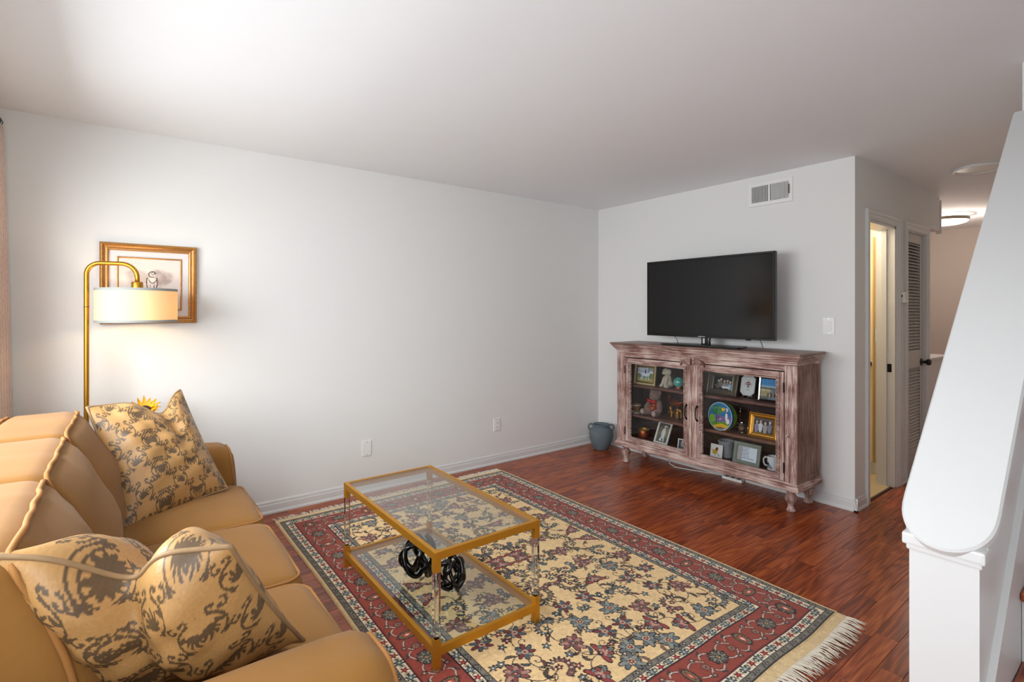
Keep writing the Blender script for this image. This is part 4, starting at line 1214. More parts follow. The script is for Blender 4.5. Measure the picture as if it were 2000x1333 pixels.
for k in range(3):
    a = k*2*PI/3; m.tube([(sc.x, sc.y, ZS1-0.012), (sc.x+(RS-0.002)*math.cos(a), sc.y+(RS-0.002)*math.sin(a), ZS1-0.012)], 0.002, 6)
obj('spider', m, 'lampbrass', lp)
obj('bulb', MB().lathe([(0.001, 1.355), (0.018, 1.36), (0.029, 1.378), (0.029, 1.395), (0.016, 1.43), (0.0135, 1.44)], 18, (sc.x, sc.y, 0)), 'bulb', lp, 'all')
point_light('lamp_light', (0.20+sc.x, -0.158+sc.y, 1.385), 6.0, (1.0, 0.80, 0.52), 0.035)

# ================================================================== framed picture on the long wall
pf = thing('framed_picture', 'antique gilt framed ink drawing hanging on the wall behind the lamp', 'picture', (0.0, 0.128, 1.30), (0, 0, PI/2))
FW, FH = 0.474, 0.471
fr = obj('frame', MB().ring(FW, FH, [(0, 0), (0, 0.024), (0.006, 0.030), (0.012, 0.031), (0.017, 0.024), (0.026, 0.018), (0.034, 0.021), (0.040, 0.019), (0.043, 0.010), (0.043, 0)], 0, FH/2), 'antique', pf)
mb = MB(); 
for sgn in (-1, 1):
    n = 58
    for k in range(n):
        t = -FW/2+0.012+(FW-0.024)*k/(n-1)
        mb.rbox(0.0062, 0.006, 0.006, 0.0028, 2, None, (t, -0.0305, FH/2+sgn*(FH/2-0.009)))
        t = FH*k/(n-1)*0.95+0.0118
        mb.rbox(0.006, 0.006, 0.0062, 0.0028, 2, None, (sgn*(FW/2-0.009), -0.0305, t))
obj('beading', mb, 'gold', fr, 'all', kind='stuff')
obj('mat', MB().box(-FW/2+0.04, FW/2-0.04, -0.006, -0.004, 0.04, FH-0.04), 'offwhite', pf)
obj('fillet', MB().ring(0.318, 0.315, [(0, 0.006), (0, 0.012), (0.004, 0.013), (0.009, 0.010), (0.009, 0.006)], 0, FH/2), 'antique', pf)
c = Cv(0.30, 0.297, 0.0022, (222, 214, 210))
R = random.Random(4)
def wash(cx, cy, r, col, n):
    for _ in range(n):
        a = R.uniform(0, 2*PI); q = r*math.sqrt(R.random())
        x, y, s = cx+q*math.cos(a)*1.15, cy+q*math.sin(a)*0.8, R.uniform(0.008, 0.026)
        w = c.win(x-s, x+s, y-s, y+s)
        if w:
            X, Y, A = w; k = np.clip(1-np.hypot(X-x, Y-y)/s, 0, 1)[..., None]*0.22; A[:] = A*(1-k)+np.array(lin(col))*k
wash(0.09, 0.19, 0.05, (160, 146, 146), 90); wash(0.20, 0.19, 0.05, (150, 134, 134), 110); wash(0.15, 0.14, 0.07, (178, 160, 150), 80)
INK = (52, 44, 44)
# a small seated figure in brush line
c.ell(0.158, 0.155, 0.024, 0.034, (214, 204, 200)); c.ell(0.160, 0.205, 0.016, 0.015, (206, 196, 192))
c.stroke(arc(0.160, 0.207, 0.017, 0.2, 5.2, 18), 0.0024, INK); c.stroke(arc(0.164, 0.213, 0.008, 0, 6.2, 12), 0.0016, INK)
c.stroke(bez((0.135, 0.185), (0.128, 0.15), (0.140, 0.115)), 0.0024, INK); c.stroke(bez((0.182, 0.185), (0.190, 0.15), (0.176, 0.112)), 0.0026, INK)
c.stroke(bez((0.142, 0.175), (0.160, 0.135), (0.180, 0.172)), 0.0022, INK); c.stroke(bez((0.128, 0.112), (0.158, 0.098), (0.190, 0.112)), 0.0026, INK)
c.stroke([(0.150, 0.12), (0.150, 0.145)], 0.0018, INK); c.stroke([(0.168, 0.118), (0.170, 0.148)], 0.0018, INK)
c.stroke(bez((0.235, 0.074), (0.245, 0.080), (0.262, 0.074)), 0.0010, INK)
c.noise(0.02, 2, 1)
obj('drawing', c.mesh('drawing', lambda x, y: np.stack([x-0.15, 0*x-0.0075, y+FH/2-0.1485], -1)), 'print', pf)

# ================================================================== side table with sunflower in the corner behind the sofa
tb = thing('side_table', 'small round wooden side table tucked between the sofa and the wall', 'side table', (0.205, 0.14, 0.0))
obj('top', MB().lathe([(0, 0.50), (0.152, 0.50), (0.158, 0.506), (0.158, 0.518), (0.152, 0.524), (0, 0.524)], 36), 'bark', tb, True)
for k in range(3):
    a = k*2*PI/3+0.3; obj('leg', MB().tube([(0.07*math.cos(a), 0.07*math.sin(a), 0.5), (0.125*math.cos(a), 0.125*math.sin(a), 0.0)], [0.014, 0.010], 10), 'bark', tb, 'all')
fl = thing('sunflower_pot', 'orange sunflower with green leaves in a small pot behind the damask pillow', 'flower', (0.235, 0.095, 0.524))
obj('pot', MB().lathe([(0.0, 0), (0.045, 0), (0.052, 0.01), (0.062, 0.09), (0.066, 0.10), (0.058, 0.10), (0.052, 0.085), (0, 0.08)], 28), 'china', fl, True)
fc = Vector((0.0, 0.0, 0.298))
obj('stem', MB().tube([(0, 0, 0.08), (0.004, -0.004, 0.18), (-0.012, 0.0, 0.262), tuple(fc+Vector((-0.016, 0, -0.008)))], 0.005, 8), 'leaf', fl, 'all')
axis = Vector((0.62, -0.05, 0.78)).normalized(); rot = axis.to_track_quat('Z', 'Y').to_matrix().to_4x4()
obj('seed_head', MB().lathe([(0, -0.010), (0.026, -0.008), (0.030, 0.0), (0.024, 0.008), (0.012, 0.010), (0, 0.009)], 22).xf(Matrix.Translation(fc) @ rot), 'seed', fl, True)
pm = None
def petal_mesh(L, W, cup):
    mb = MB()
    def fn(u, v):
        w = W*math.sin(PI*min(1, v*0.93+0.07))**0.8*(1-0.25*v)
        return (0.022+L*v, (u-0.5)*w, cup*v*v*L+0.010*abs(u-0.5)*v)
    return mb.grid(fn, 5, 7)
for ringk, (n, L, cup) in enumerate(((15, 0.056, 0.35), (13, 0.048, 0.85))):
    for k in range(n):
        q = petal_mesh(L*random.uniform(0.85, 1.12), 0.022, cup*random.uniform(0.6, 1.3))
        q.xf(Matrix.Translation(fc) @ rot @ Matrix.Rotation(2*PI*(k+0.4*ringk)/n, 4, 'Z'))
        obj('petal', q, 'petal', fl, 'all')
for k in range(16):
    a = 2*PI*k/16+random.uniform(-.2, .2); zz = 0.20+0.085*random.random()
    L = random.uniform(0.035, 0.065)
    q = MB().grid(lambda u, v: (0.008+L*v, (u-0.5)*0.026*math.sin(PI*min(1, v*0.95+0.05)), 0.25*L*v-0.5*L*v*v+0.006*abs(u-.5)), 5, 6)
    q.xf(Matrix.Translation((0, 0, zz)) @ Matrix.Rotation(a, 4, 'Z') @ Matrix.Rotation(random.uniform(-0.9, 0.1), 4, 'Y'))
    obj('leaf', q, 'leaf', fl, 'all')

# ================================================================== curtain on its rod
cu = thing('curtain', 'blush linen curtain with a fine diamond weave hanging beside the window', 'curtain', (0.22, -0.475, 0.0))
def curt(u, v):
    x = 0.045+0.40*u+0.13*v*v*(1-u); z = 0.015+2.285*v
    g = 0.025*math.sin(2*PI*5.2*u+0.8)*(0.75+0.25*(1-v)); lean = 0.022*v
    return (x-0.22+0.008*math.sin(6*v), g-lean-0.004, z)
mb = MB().grid(curt, 110, 24); n0 = len(mb.v)
m = bpy.data.materials.new('curtain_weave'); t = Nt(m)
b = t.n('ShaderNodeBsdfPrincipled'); t.l(b.outputs[0], t.out.inputs[0]); b.inputs['Roughness'].default_value = 0.9
g = t.n('ShaderNodeTexCoord'); sx = t.n('ShaderNodeSeparateXYZ'); t.l(g.outputs['Object'], sx.inputs[0])
def tri_line(kx, kz):
    a = t.n('ShaderNodeMath', operation='MULTIPLY'); a.inputs[1].default_value = kx; t.l(sx.outputs[0], a.inputs[0])
    c2 = t.n('ShaderNodeMath', operation='MULTIPLY_ADD'); c2.inputs[1].default_value = kz; t.l(sx.outputs[2], c2.inputs[0]); t.l(a.outputs[0], c2.inputs[2])
    p = t.n('ShaderNodeMath', operation='PINGPONG'); p.inputs[1].default_value = 0.5; t.l(c2.outputs[0], p.inputs[0])
    q = t.n('ShaderNodeMath', operation='LESS_THAN'); q.inputs[1].default_value = 0.045; t.l(p.outputs[0], q.inputs[0]); return q
a1, a2 = tri_line(26, 13), tri_line(-26, 13)
mxm = t.n('ShaderNodeMath', operation='MAXIMUM'); t.l(a1.outputs[0], mxm.inputs[0]); t.l(a2.outputs[0], mxm.inputs[1])
mx = t.n('ShaderNodeMix', data_type='RGBA'); mx.inputs[6].default_value = lin4((210, 188, 176)); mx.inputs[7].default_value = lin4((200, 176, 165))
t.l(mxm.outputs[0], mx.inputs[0]); t.l(mx.outputs[2], b.inputs['Base Color'])
MT['curtain_weave'] = m
o = obj('panel', mb, 'curtain_weave', cu, 'all')
sd = o.modifiers.new('thick', 'SOLIDIFY'); sd.thickness = 0.0025
obj('rod', MB().cyl((-0.03, -0.02, 2.318), 0.010, 2.58, 0, 12), 'knob', cu, True)
for x in (-0.01, 1.15, 2.50): obj('bracket', MB().box(x-0.008, x+0.008, -0.065, -0.02, 2.300, 2.314), 'knob', cu)
for k in range(6): 
    q = MB().tube([(-0.02+0.042*k, -0.02+0.016*math.cos(a), 2.314+0.016*math.sin(a)) for a in [2*PI*i/14 for i in range(14)]], 0.0018, 6, True); obj('ring', q, 'knob', cu, 'all')

# ================================================================== clay jar in the corner
jr = thing('clay_jar', 'small slate blue clay jar with two loop handles in the corner', 'jar', (0.235, 3.79, 0.0))
prof = [(0.0, 0), (0.062, 0), (0.070, 0.008), (0.098, 0.060), (0.117, 0.120), (0.119, 0.160), (0.108, 0.196), (0.088, 0.216), (0.076, 0.224), (0.080, 0.236), (0.086, 0.246), (0.082, 0.252), (0.070, 0.246), (0.064, 0.226), (0.090, 0.190), (0.10, 0.14), (0.08, 0.05), (0.0, 0.02)]
obj('body', MB().lathe(prof, 36), 'jar', jr, 'all')
for k in range(2):
    a = 0.75+PI*k; ca, sa = math.cos(a), math.sin(a)
    q = [(0.079, 0.238), (0.098, 0.249), (0.117, 0.242), (0.124, 0.222), (0.119, 0.200), (0.108, 0.190)]
    obj('handle', MB().tube([(r*ca, r*sa, z) for r, z in q], 0.0095, 10), 'jar', jr, 'all')

# ================================================================== television
tv = thing('television', 'black flat screen television standing on the wooden cabinet', 'television', (1.403, 3.755, 1.090))
TVW, TVH, TVB = 1.130, 0.652, 0.068
obj('housing', MB().box(-TVW/2, TVW/2, -0.012, 0.020, TVB, TVB+TVH, 0.004).box(-0.40, 0.40, 0.020, 0.050, TVB+0.06, TVB+0.46, 0.01), 'tvbody', tv)
obj('bezel', MB().ring(TVW, TVH, [(0, 0.006), (0.0, 0.017), (0.003, 0.020), (0.014, 0.019), (0.017, 0.014), (0.017, 0.006)], 0, TVB+TVH/2), 'tvbody', tv)
obj('screen', MB().box(-TVW/2+0.016, TVW/2-0.016, -0.0145, -0.011, TVB+0.016, TVB+TVH-0.016), 'screen', tv)
nk = MB().rbox(0.074, 0.030, 0.090, 0.008, 4, None, (0.0, 0.012, 0.046)); obj('neck', nk, 'tvbody', tv, True)
obj('neck_chrome', MB().box(-0.020, -0.004, -0.0045, -0.002, 0.020, 0.064, 0.001), 'chrome', tv, label='chrome strip on the stand neck')
q = [(-0.355, -0.10), (-0.34, -0.118), (0.34, -0.118), (0.355, -0.10), (0.31, 0.075), (-0.31, 0.075)]
obj('stand', MB().prism(q, 0.001, 0.012, 2), 'tvbody', tv)
lm = text_mesh('SAMSUNG', 0.0135, 0.0003); o = obj('logo', lm, 'logo', tv, label='small silver maker lettering'); o.location = (-0.02, -0.0205, TVB+0.0085); o.rotation_euler = (PI/2, 0, 0)
obj('sensor', MB().rbox(0.04, 0.014, 0.010, 0.004, 3, None, (0.36, 0.0, TVB-0.002)), 'tvbody', tv, True)
for x, dx in ((-0.30, 0.012), (0.44, 0.004)):
    obj('cable', MB().tube([(x, 0.012, TVB+0.03), (x, 0.02, TVB-0.004), (x+dx, 0.03, 0.045), (x+dx*0.4, 0.06, 0.006)], 0.0024, 6), 'black', tv, 'all')
# ================================================================== glazed cabinet
CX0, CX1, CY0, CY1 = 0.605, 2.175, 3.612, 3.955
CT = 1.088; CB = 0.150
cb = thing('display_cabinet', 'limed pinkish brown wooden cabinet with two glazed doors and turned feet', 'cabinet', ((CX0+CX1)/2, (CY0+CY1)/2, 0.0))
def cpart(name, mb, mat, parent=None, smooth=False, label=None): return obj(name, mb, mat, parent or cb, smooth, True, label=label)
# carcass
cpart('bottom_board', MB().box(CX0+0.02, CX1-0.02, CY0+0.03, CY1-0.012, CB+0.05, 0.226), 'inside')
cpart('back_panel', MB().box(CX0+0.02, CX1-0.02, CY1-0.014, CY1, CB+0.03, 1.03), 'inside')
for x0, x1, xa, xb in ((CX0, CX0+0.022, CX0-0.004, CX0), (CX1-0.022, CX1, CX1, CX1+0.004)):
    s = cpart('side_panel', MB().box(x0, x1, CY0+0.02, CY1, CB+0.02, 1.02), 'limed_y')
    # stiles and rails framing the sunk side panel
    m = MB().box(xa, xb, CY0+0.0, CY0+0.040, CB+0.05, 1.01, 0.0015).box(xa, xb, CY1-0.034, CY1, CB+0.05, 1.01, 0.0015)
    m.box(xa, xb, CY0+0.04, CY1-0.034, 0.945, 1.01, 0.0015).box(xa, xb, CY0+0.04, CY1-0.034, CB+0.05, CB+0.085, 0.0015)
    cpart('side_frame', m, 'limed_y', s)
# inner partition liners, dark
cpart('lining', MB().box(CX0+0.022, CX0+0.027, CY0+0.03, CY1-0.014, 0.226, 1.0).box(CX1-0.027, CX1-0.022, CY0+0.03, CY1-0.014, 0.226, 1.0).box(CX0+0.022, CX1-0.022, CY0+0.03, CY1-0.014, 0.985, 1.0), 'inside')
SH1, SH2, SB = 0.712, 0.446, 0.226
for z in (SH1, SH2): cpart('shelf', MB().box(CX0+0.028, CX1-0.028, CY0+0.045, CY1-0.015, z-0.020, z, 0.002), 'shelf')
# face frame
XM = 1.389
cpart('stile', MB().box(CX0, CX0+0.085, CY0, CY0+0.025, CB+0.05, 1.0, 0.002), 'limed_z')
cpart('stile', MB().box(CX1-0.080, CX1, CY0, CY0+0.025, CB+0.05, 1.0, 0.002), 'limed_z')
cpart('centre_stile', MB().box(XM-0.022, XM+0.022, CY0+0.002, CY0+0.03, 0.205, 1.0, 0.002), 'limed_z')
cpart('top_rail', MB().box(CX0+0.085, CX1-0.080, CY0+0.001, CY0+0.025, 0.962, 1.02, 0.002), 'limed_x')
cpart('bottom_rail', MB().box(CX0+0.085, CX1-0.080, CY0+0.001, CY0+0.025, CB+0.045, 0.205, 0.002), 'limed_x')
# crown: stepped cove carried round three sides
def crown(steps, name, mat, parent=None):
    """steps: list of (projection, z); front and both sides, mitred"""
    n = len(steps); mb = MB(); vs = []
    for p, z in steps: vs += [(CX0-p*0.85, CY1, z), (CX0-p*0.85, CY0-p, z), (CX1+p*0.85, CY0-p, z), (CX1+p*0.85, CY1, z)]
    fs = []
    for k in range(n-1):
        for i in range(3): fs.append((k*4+i, k*4+i+1, (k+1)*4+i+1, (k+1)*4+i))
        fs.append((k*4+3, k*4, (k+1)*4, (k+1)*4+3))
    fs += [(3, 2, 1, 0), tuple((n-1)*4+i for i in range(4))]
    mb.add(vs, fs); return cpart(name, mb, mat, parent)
crown([(0.002, 1.000), (0.006, 1.004), (0.006, 1.018), (0.013, 1.022), (0.013, 1.029), (0.022, 1.036), (0.032, 1.050), (0.044, 1.064), (0.044, 1.070)], 'crown_moulding', 'limed_x')
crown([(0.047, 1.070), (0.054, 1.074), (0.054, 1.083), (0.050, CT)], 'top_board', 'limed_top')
crown([(0.004, CB), (0.020, CB+0.002), (0.024, CB+0.010), (0.024, CB+0.024), (0.016, CB+0.032), (0.008, CB+0.040), (0.004, CB+0.052)], 'base_moulding', 'limed_x')
# turned feet
fp = [(0.024, 0), (0.030, 0.003), (0.030, 0.014), (0.022, 0.026), (0.020, 0.046), (0.026, 0.060), (0.038, 0.074), (0.042, 0.090), (0.038, 0.106), (0.026, 0.118), (0.022, 0.126), (0.032, 0.132), (0.034, 0.142), (0.034, CB+0.004)]
for x in (CX0+0.065, CX1-0.055):
    for y in (CY0+0.040, CY1-0.040): cpart('foot', MB().lathe(fp, 20, (x, y, 0)), 'limed_z', None, 'all')
# doors
def door(x0, x1, hand):
    gx0, gx1, gz0, gz1 = (0.760, 1.307, 0.250, 0.908) if hand < 0 else (1.472, 2.041, 0.250, 0.908)
    z0, z1 = 0.208, 0.955
    yf = CY0-0.006
    d = bpy.data.objects.new('door', None); COL.objects.link(d); d.parent = cb; d.location = ((x0+x1)/2-cb.location.x, yf-cb.location.y, z0)
    for xa, xb in ((x0, gx0-0.018), (gx1+0.018, x1)): cpart('door_stile', MB().box(xa, xb, yf, yf+0.022, z0, z1, 0.002), 'limed_z', d)
    for za, zb in ((z0, gz0-0.012), (gz1+0.014, z1)): cpart('door_rail', MB().box(gx0-0.018, gx1+0.018, yf, yf+0.022, za, zb, 0.002), 'limed_x', d)
    w, h = gx1-gx0+0.048, gz1-gz0+0.044
    cpart('bead_moulding', MB().ring(w, h, [(0, 0), (0, 0.006), (0.004, 0.013), (0.009, 0.012), (0.011, 0.002), (0.015, 0.001), (0.018, 0.009), (0.023, 0.008), (0.025, -0.006), (0.025, -0.012)], (gx0+gx1)/2, (gz0+gz1)/2, yf), 'limed_x', d)
    cpart('pane', MB().box(gx0-0.004, gx1+0.004, yf+0.008, yf+0.011, gz0-0.004, gz1+0.004), 'cabglass', d)
    # reeded strips on the meeting side
    xs = gx1+0.030 if hand < 0 else gx0-0.036
    cpart('reeding', MB().box(xs-0.006, xs-0.001, yf-0.004, yf+0.002, z0, z1-0.02, 0.001).box(xs+0.003, xs+0.008, yf-0.004, yf+0.002, z0, z1-0.02, 0.001), 'limed_z', d)
    hx = (gx1+0.026) if hand < 0 else (gx0-0.044); hz = 0.565
    pts = [(hx, yf-0.002, hz+0.055), (hx, yf-0.014, hz+0.050), (hx, yf-0.026, hz+0.028), (hx, yf-0.028, hz), (hx, yf-0.026, hz-0.028), (hx, yf-0.014, hz-0.050), (hx, yf-0.002, hz-0.055)]
    cpart('handle', MB().tube(pts, [0.007, 0.0055, 0.004, 0.0045, 0.004, 0.0055, 0.007], 8).lathe([(0.010, 0), (0.010, 0.004)], 12, (hx, yf-0.004, hz+0.055), 1).lathe([(0.010, 0), (0.010, 0.004)], 12, (hx, yf-0.004, hz-0.055), 1), 'iron', d, 'all', label='black iron bow handle')
    hxx = x0-0.001 if hand < 0 else x1+0.001
    for z in (0.30, 0.85): cpart('hinge', MB().cyl((hxx, yf-0.003, z-0.035), 0.0045, 0.07, 2, 10), 'iron', d, True)
    # carved scroll bracket in the inner upper corner
    s = -hand
    bx = XM - s*0.024 if False else (x1 if hand < 0 else x0)
    k = -1 if hand < 0 else 1
    poly = [(bx, 0.944), (bx, 0.998), (bx+k*0.040, 0.994), (bx+k*0.075, 0.980), (bx+k*0.092, 0.962), (bx+k*0.096, 0.936), (bx+k*0.089, 0.934), (bx+k*0.084, 0.952), (bx+k*0.070, 0.958), (bx+k*0.055, 0.948)]
    cpart('corner_bracket', MB().prism(poly if k < 0 else poly[::-1], yf-0.020, yf+0.008, 1), 'limed_y', d)  # darker wood colour stands in for shading on the carving
    cpart('bracket_rib', MB().tube([(bx+k*0.004, yf-0.021, 0.952), (bx+k*0.030, yf-0.022, 0.984), (bx+k*0.066, yf-0.022, 0.974), (bx+k*0.086, yf-0.021, 0.952)], 0.005, 6), 'limed_z', d, 'all')
door(0.700, XM-0.014, -1)
door(XM+0.014, 2.092, 1)
k = MB().lathe([(0.004, 0), (0.004, 0.012), (0.007, 0.016), (0.005, 0.022), (0, 0.023)], 10, (0, 0, 0), 1)
k.v = [(p[0]+2.118, CY0-p[1], p[2]+0.52) for p in k.v]
cpart('catch', k, 'chrome', None, True, 'small metal key pin')

# white cord and power strip on the floor behind the cabinet
o = obj('white_cable', MB().tube([(0.93, 3.93, 0.03), (0.96, 3.90, 0.008), (1.05, 3.86, 0.004), (1.18, 3.90, 0.004), (1.32, 3.955, 0.004), (1.45, 3.958, 0.012)], 0.0035, 6), 'plate', None, 'all')
tag(recentre(o), 'thin white cable lying on the floor under the cabinet', 'cable')
ps = thing('power_strip', 'white power strip on the floor under the cabinet', 'power strip', (1.535, 3.94, 0.0))
obj('body', MB().box(-0.085, 0.085, -0.022, 0.022, 0, 0.024, 0.006), 'plate', ps)
for x in (-0.05, 0.0, 0.05): obj('socket', MB().box(x-0.014, x+0.014, -0.014, 0.014, 0.023, 0.0255, 0.001), 'slot', ps)

# ================================================================== things on the shelves
TILT = math.radians
def photo_frame(name, label, px, Y, z, w, h, prof, mat, canvas, tilt=12, yaw=0.0, mat_board=None, inner=None, group=None):
    """frame leaning back on its strut; prof as for MB.ring"""
    r = thing(name, label, 'picture frame', (x_at(px, Y), Y, z), (-TILT(tilt), 0, TILT(yaw)), group)
    obj('frame', MB().ring(w, h, prof, 0, h/2), mat, r)
    ins = max(p[0] for p in prof)-0.001
    obj('backing', MB().box(-w/2+0.004, w/2-0.004, 0.0, 0.003, 0.004, h-0.004), 'black', r)
    if mat_board:
        obj('mat', MB().box(-w/2+ins, w/2-ins, -0.003, 0.0, ins, h-ins), mat_board[0], r); ins += mat_board[1]
    if inner:
        obj('inner_trim', MB().ring(w-2*inner[1], h-2*inner[1], [(0, 0), (0, inner[2]), (inner[3], inner[2]), (inner[3], 0)], 0, h/2), inner[0], r)
    iw, ih = w-2*ins, h-2*ins
    obj('photo', canvas.mesh('photo', lambda x, y: np.stack([(x/canvas.w-0.5)*iw, 0*x-0.0042, h/2+(y/canvas.h-0.5)*ih], -1)), 'gloss_print', r)
    # easel strut behind
    a = TILT(tilt)
    L = h*0.62
    q = MB().box(-0.012, 0.012, 0.003, 0.006, 0, L); q.v = [(p[0], p[1]+(L-p[2])*math.tan(2*a)*0.62, p[2]) for p in q.v]
    obj('strut', q, 'black', r)
    return r
P1 = [(0, 0), (0, 0.012), (0.004, 0.015), (0.010, 0.013), (0.014, 0.008), (0.016, 0.004), (0.016, 0)]
# racing horse picture
c = Cv(0.18, 0.13, 0.002, (120, 138, 96))
c.rect(0, 0.18, 0.075, 0.13, (150, 166, 176)); c.rect(0, 0.18, 0.0, 0.035, (176, 168, 104))
for k in range(5): c.rect(0.0, 0.10, 0.082+k*0.010, 0.086+k*0.010, (224, 228, 234))
c.rect(0.098, 0.112, 0.07, 0.13, (214, 220, 226))
c.ell(0.092, 0.066, 0.045, 0.015, (226, 232, 244)); c.stroke([(0.125, 0.068), (0.150, 0.092), (0.168, 0.084)], 0.007, (228, 234, 246))
for a, b in ((0.062, 0.045), (0.074, 0.060), (0.110, 0.100), (0.122, 0.132)): c.stroke([(a, 0.062), ((a+b)/2, 0.042), (b, 0.022)], 0.0035, (210, 220, 238))
c.stroke([(0.05, 0.07), (0.02, 0.078), (0.01, 0.068)], 0.004, (220, 226, 238)); c.ell(0.093, 0.086, 0.010, 0.013, (90, 80, 140)); c.ell(0.095, 0.103, 0.006, 0.006, (70, 60, 90))
photo_frame('picture_frame', 'gold edged frame with a white horse picture on the cabinet shelf', 1259, 3.735, SH1, 0.232, 0.182, P1, 'cream', c, 7, 0, ('black', 0.006), ('gold', 0.022, 0.006, 0.008))
# seated dog and others: photographs
c = Cv(0.115, 0.155, 0.002, (74, 70, 62))
c.rect(0, 0.115, 0.0, 0.06, (104, 102, 96)); c.ell(0.085, 0.09, 0.028, 0.05, (150, 132, 104)); c.ell(0.03, 0.085, 0.022, 0.04, (132, 116, 90))
c.ell(0.060, 0.075, 0.020, 0.042, (216, 224, 228)); c.ell(0.068, 0.125, 0.014, 0.013, (232, 234, 234)); c.ell(0.076, 0.121, 0.007, 0.006, (60, 54, 52)); c.ell(0.054, 0.122, 0.006, 0.012, (120, 110, 104))
c.stroke([(0.052, 0.06), (0.046, 0.02)], 0.006, (206, 214, 220)); c.stroke([(0.066, 0.06), (0.076, 0.012)], 0.006, (222, 228, 232)); c.stroke([(0.05, 0.035), (0.036, 0.018), (0.052, 0.014)], 0.006, (226, 230, 232))
photo_frame('picture_frame', 'white frame with a photo of a seated spotted dog on cabinet floor', 1290, 3.70, SB, 0.146, 0.195, [(0, 0), (0, 0.010), (0.014, 0.010), (0.016, 0.006), (0.016, 0)], 'white', c, 24, -4)
c = Cv(0.06, 0.06, 0.002, (60, 66, 74)); c.ell(0.03, 0.03, 0.012, 0.02, (150, 156, 160)); c.ell(0.03, 0.048, 0.007, 0.007, (190, 180, 176))
photo_frame('picture_frame', 'tiny silver rimmed photo frame at the inner edge of the left door', 1332, 3.69, SB, 0.082, 0.084, [(0, 0), (0, 0.008), (0.008, 0.008), (0.008, 0)], 'white', c, 10, 0)
c = Cv(0.145, 0.105, 0.002, (40, 42, 50))
for x, y, col in ((0.04, 0.05, (108, 96, 88)), (0.058, 0.062, (130, 116, 104)), (0.085, 0.05, (150, 150, 156)), (0.108, 0.055, (150, 140, 130)), (0.13, 0.045, (150, 186, 214))):
    c.ell(x, y-0.02, 0.014, 0.026, col); c.ell(x, y+0.018, 0.0085, 0.010, (206, 180, 160))
c.rect(0.07, 0.125, 0.012, 0.028, (222, 224, 228)); c.ell(0.02, 0.03, 0.004, 0.004, (220, 190, 120)); c.ell(0.03, 0.016, 0.004, 0.004, (140, 160, 220))
photo_frame('picture_frame', 'dark pewter frame with a group photo on the top right shelf', 1409, 3.755, SH1, 0.246, 0.190, [(0, 0), (0, 0.016), (0.003, 0.018), (0.008, 0.014), (0.034, 0.008), (0.042, 0.012), (0.046, 0.010), (0.046, 0)], 'pewter', c, 14, 0)
c = Cv(0.11, 0.14, 0.002, (70, 150, 214))
c.rect(0, 0.11, 0.0, 0.085, (96, 110, 110)); c.rect(0, 0.11, 0.082, 0.095, (166, 190, 206)); c.rect(0, 0.06, 0.02, 0.07, (176, 162, 116)); c.rect(0, 0.07, 0.058, 0.064, (214, 200, 160))
c.poly([(0.05, 0.0), (0.11, 0.0), (0.11, 0.075), (0.075, 0.070)], (116, 126, 142)); c.rect(0.045, 0.10, 0.02, 0.042, (60, 58, 52)); c.ell(0.084, 0.032, 0.006, 0.014, (190, 130, 90)); c.ell(0.06, 0.03, 0.005, 0.012, (214, 206, 190))
c.noise(0.12, 8, 3)
photo_frame('picture_frame', 'silver frame with a blue sky landscape photo on the top right shelf', 1501, 3.745, SH1, 0.150, 0.182, [(0, 0), (0, 0.012), (0.004, 0.015), (0.012, 0.010), (0.016, 0.012), (0.018, 0.008), (0.018, 0)], 'chrome', c, 8, 0)
c = Cv(0.125, 0.085, 0.002, (54, 54, 56))
for x, y, a, b in ((0.02, 0.04, (140, 136, 170), (190, 176, 160)), (0.045, 0.045, (214, 212, 218), (200, 176, 158)), (0.075, 0.038, (166, 158, 160), (206, 186, 172)), (0.104, 0.046, (130, 130, 150), (214, 200, 188))):
    c.ell(x, y-0.014, 0.012, 0.028, a); c.ell(x, y+0.020, 0.007, 0.009, b); c.stroke([(x-0.012, y), (x+0.012, y)], 0.004, a)
c.rect(0, 0.125, 0.072, 0.085, (88, 82, 84))
photo_frame('picture_frame', 'wide gold frame with a family photo on the right middle shelf', 1489, 3.72, SH2, 0.212, 0.176, [(0, 0), (0, 0.014), (0.008, 0.016), (0.010, 0.010), (0.014, 0.014), (0.022, 0.013), (0.036, 0.006), (0.036, 0)], 'gold', c, 11, 0)
# sage frame with lettering
c = Cv(0.12, 0.10, 0.002, (224, 232, 242)); c.rect(0, 0.03, 0, 0.1, (176, 172, 170)); c.rect(0, 0.12, 0.098, 0.1, (200, 206, 210))
fs = photo_frame('picture_frame', 'sage green frame with a printed blue saying on the cabinet floor', 1457, 3.70, SB, 0.205, 0.160, [(0, 0), (0, 0.012), (0.024, 0.012), (0.028, 0.006), (0.028, 0)], 'sage', c, 13, 0)
lm = text_mesh('YOU IS\nKIND,\nYOU IS\nSMART,\nYOU IS\nIMPORTANT', 0.0165, 0.0002, 'LEFT', 0.92)
MT['ink'] = principled('blue_ink', (58, 74, 120), 0.7)
o = obj('lettering', lm, 'ink', fs, label='blue printed saying'); o.location = (-0.036, -0.0048, 0.0840); o.rotation_euler = (PI/2, 0, 0)
# folded card peeping out behind the handle
o = obj('white_card', MB().box(-0.03, 0.03, -0.0008, 0.0008, 0, 0.055), 'white', None); o.location = (x_at(1343, 3.69), 3.69, SH2); o.rotation_euler = (-0.15, 0, 0)
tag(o, 'plain white card behind the left door handle', 'card')
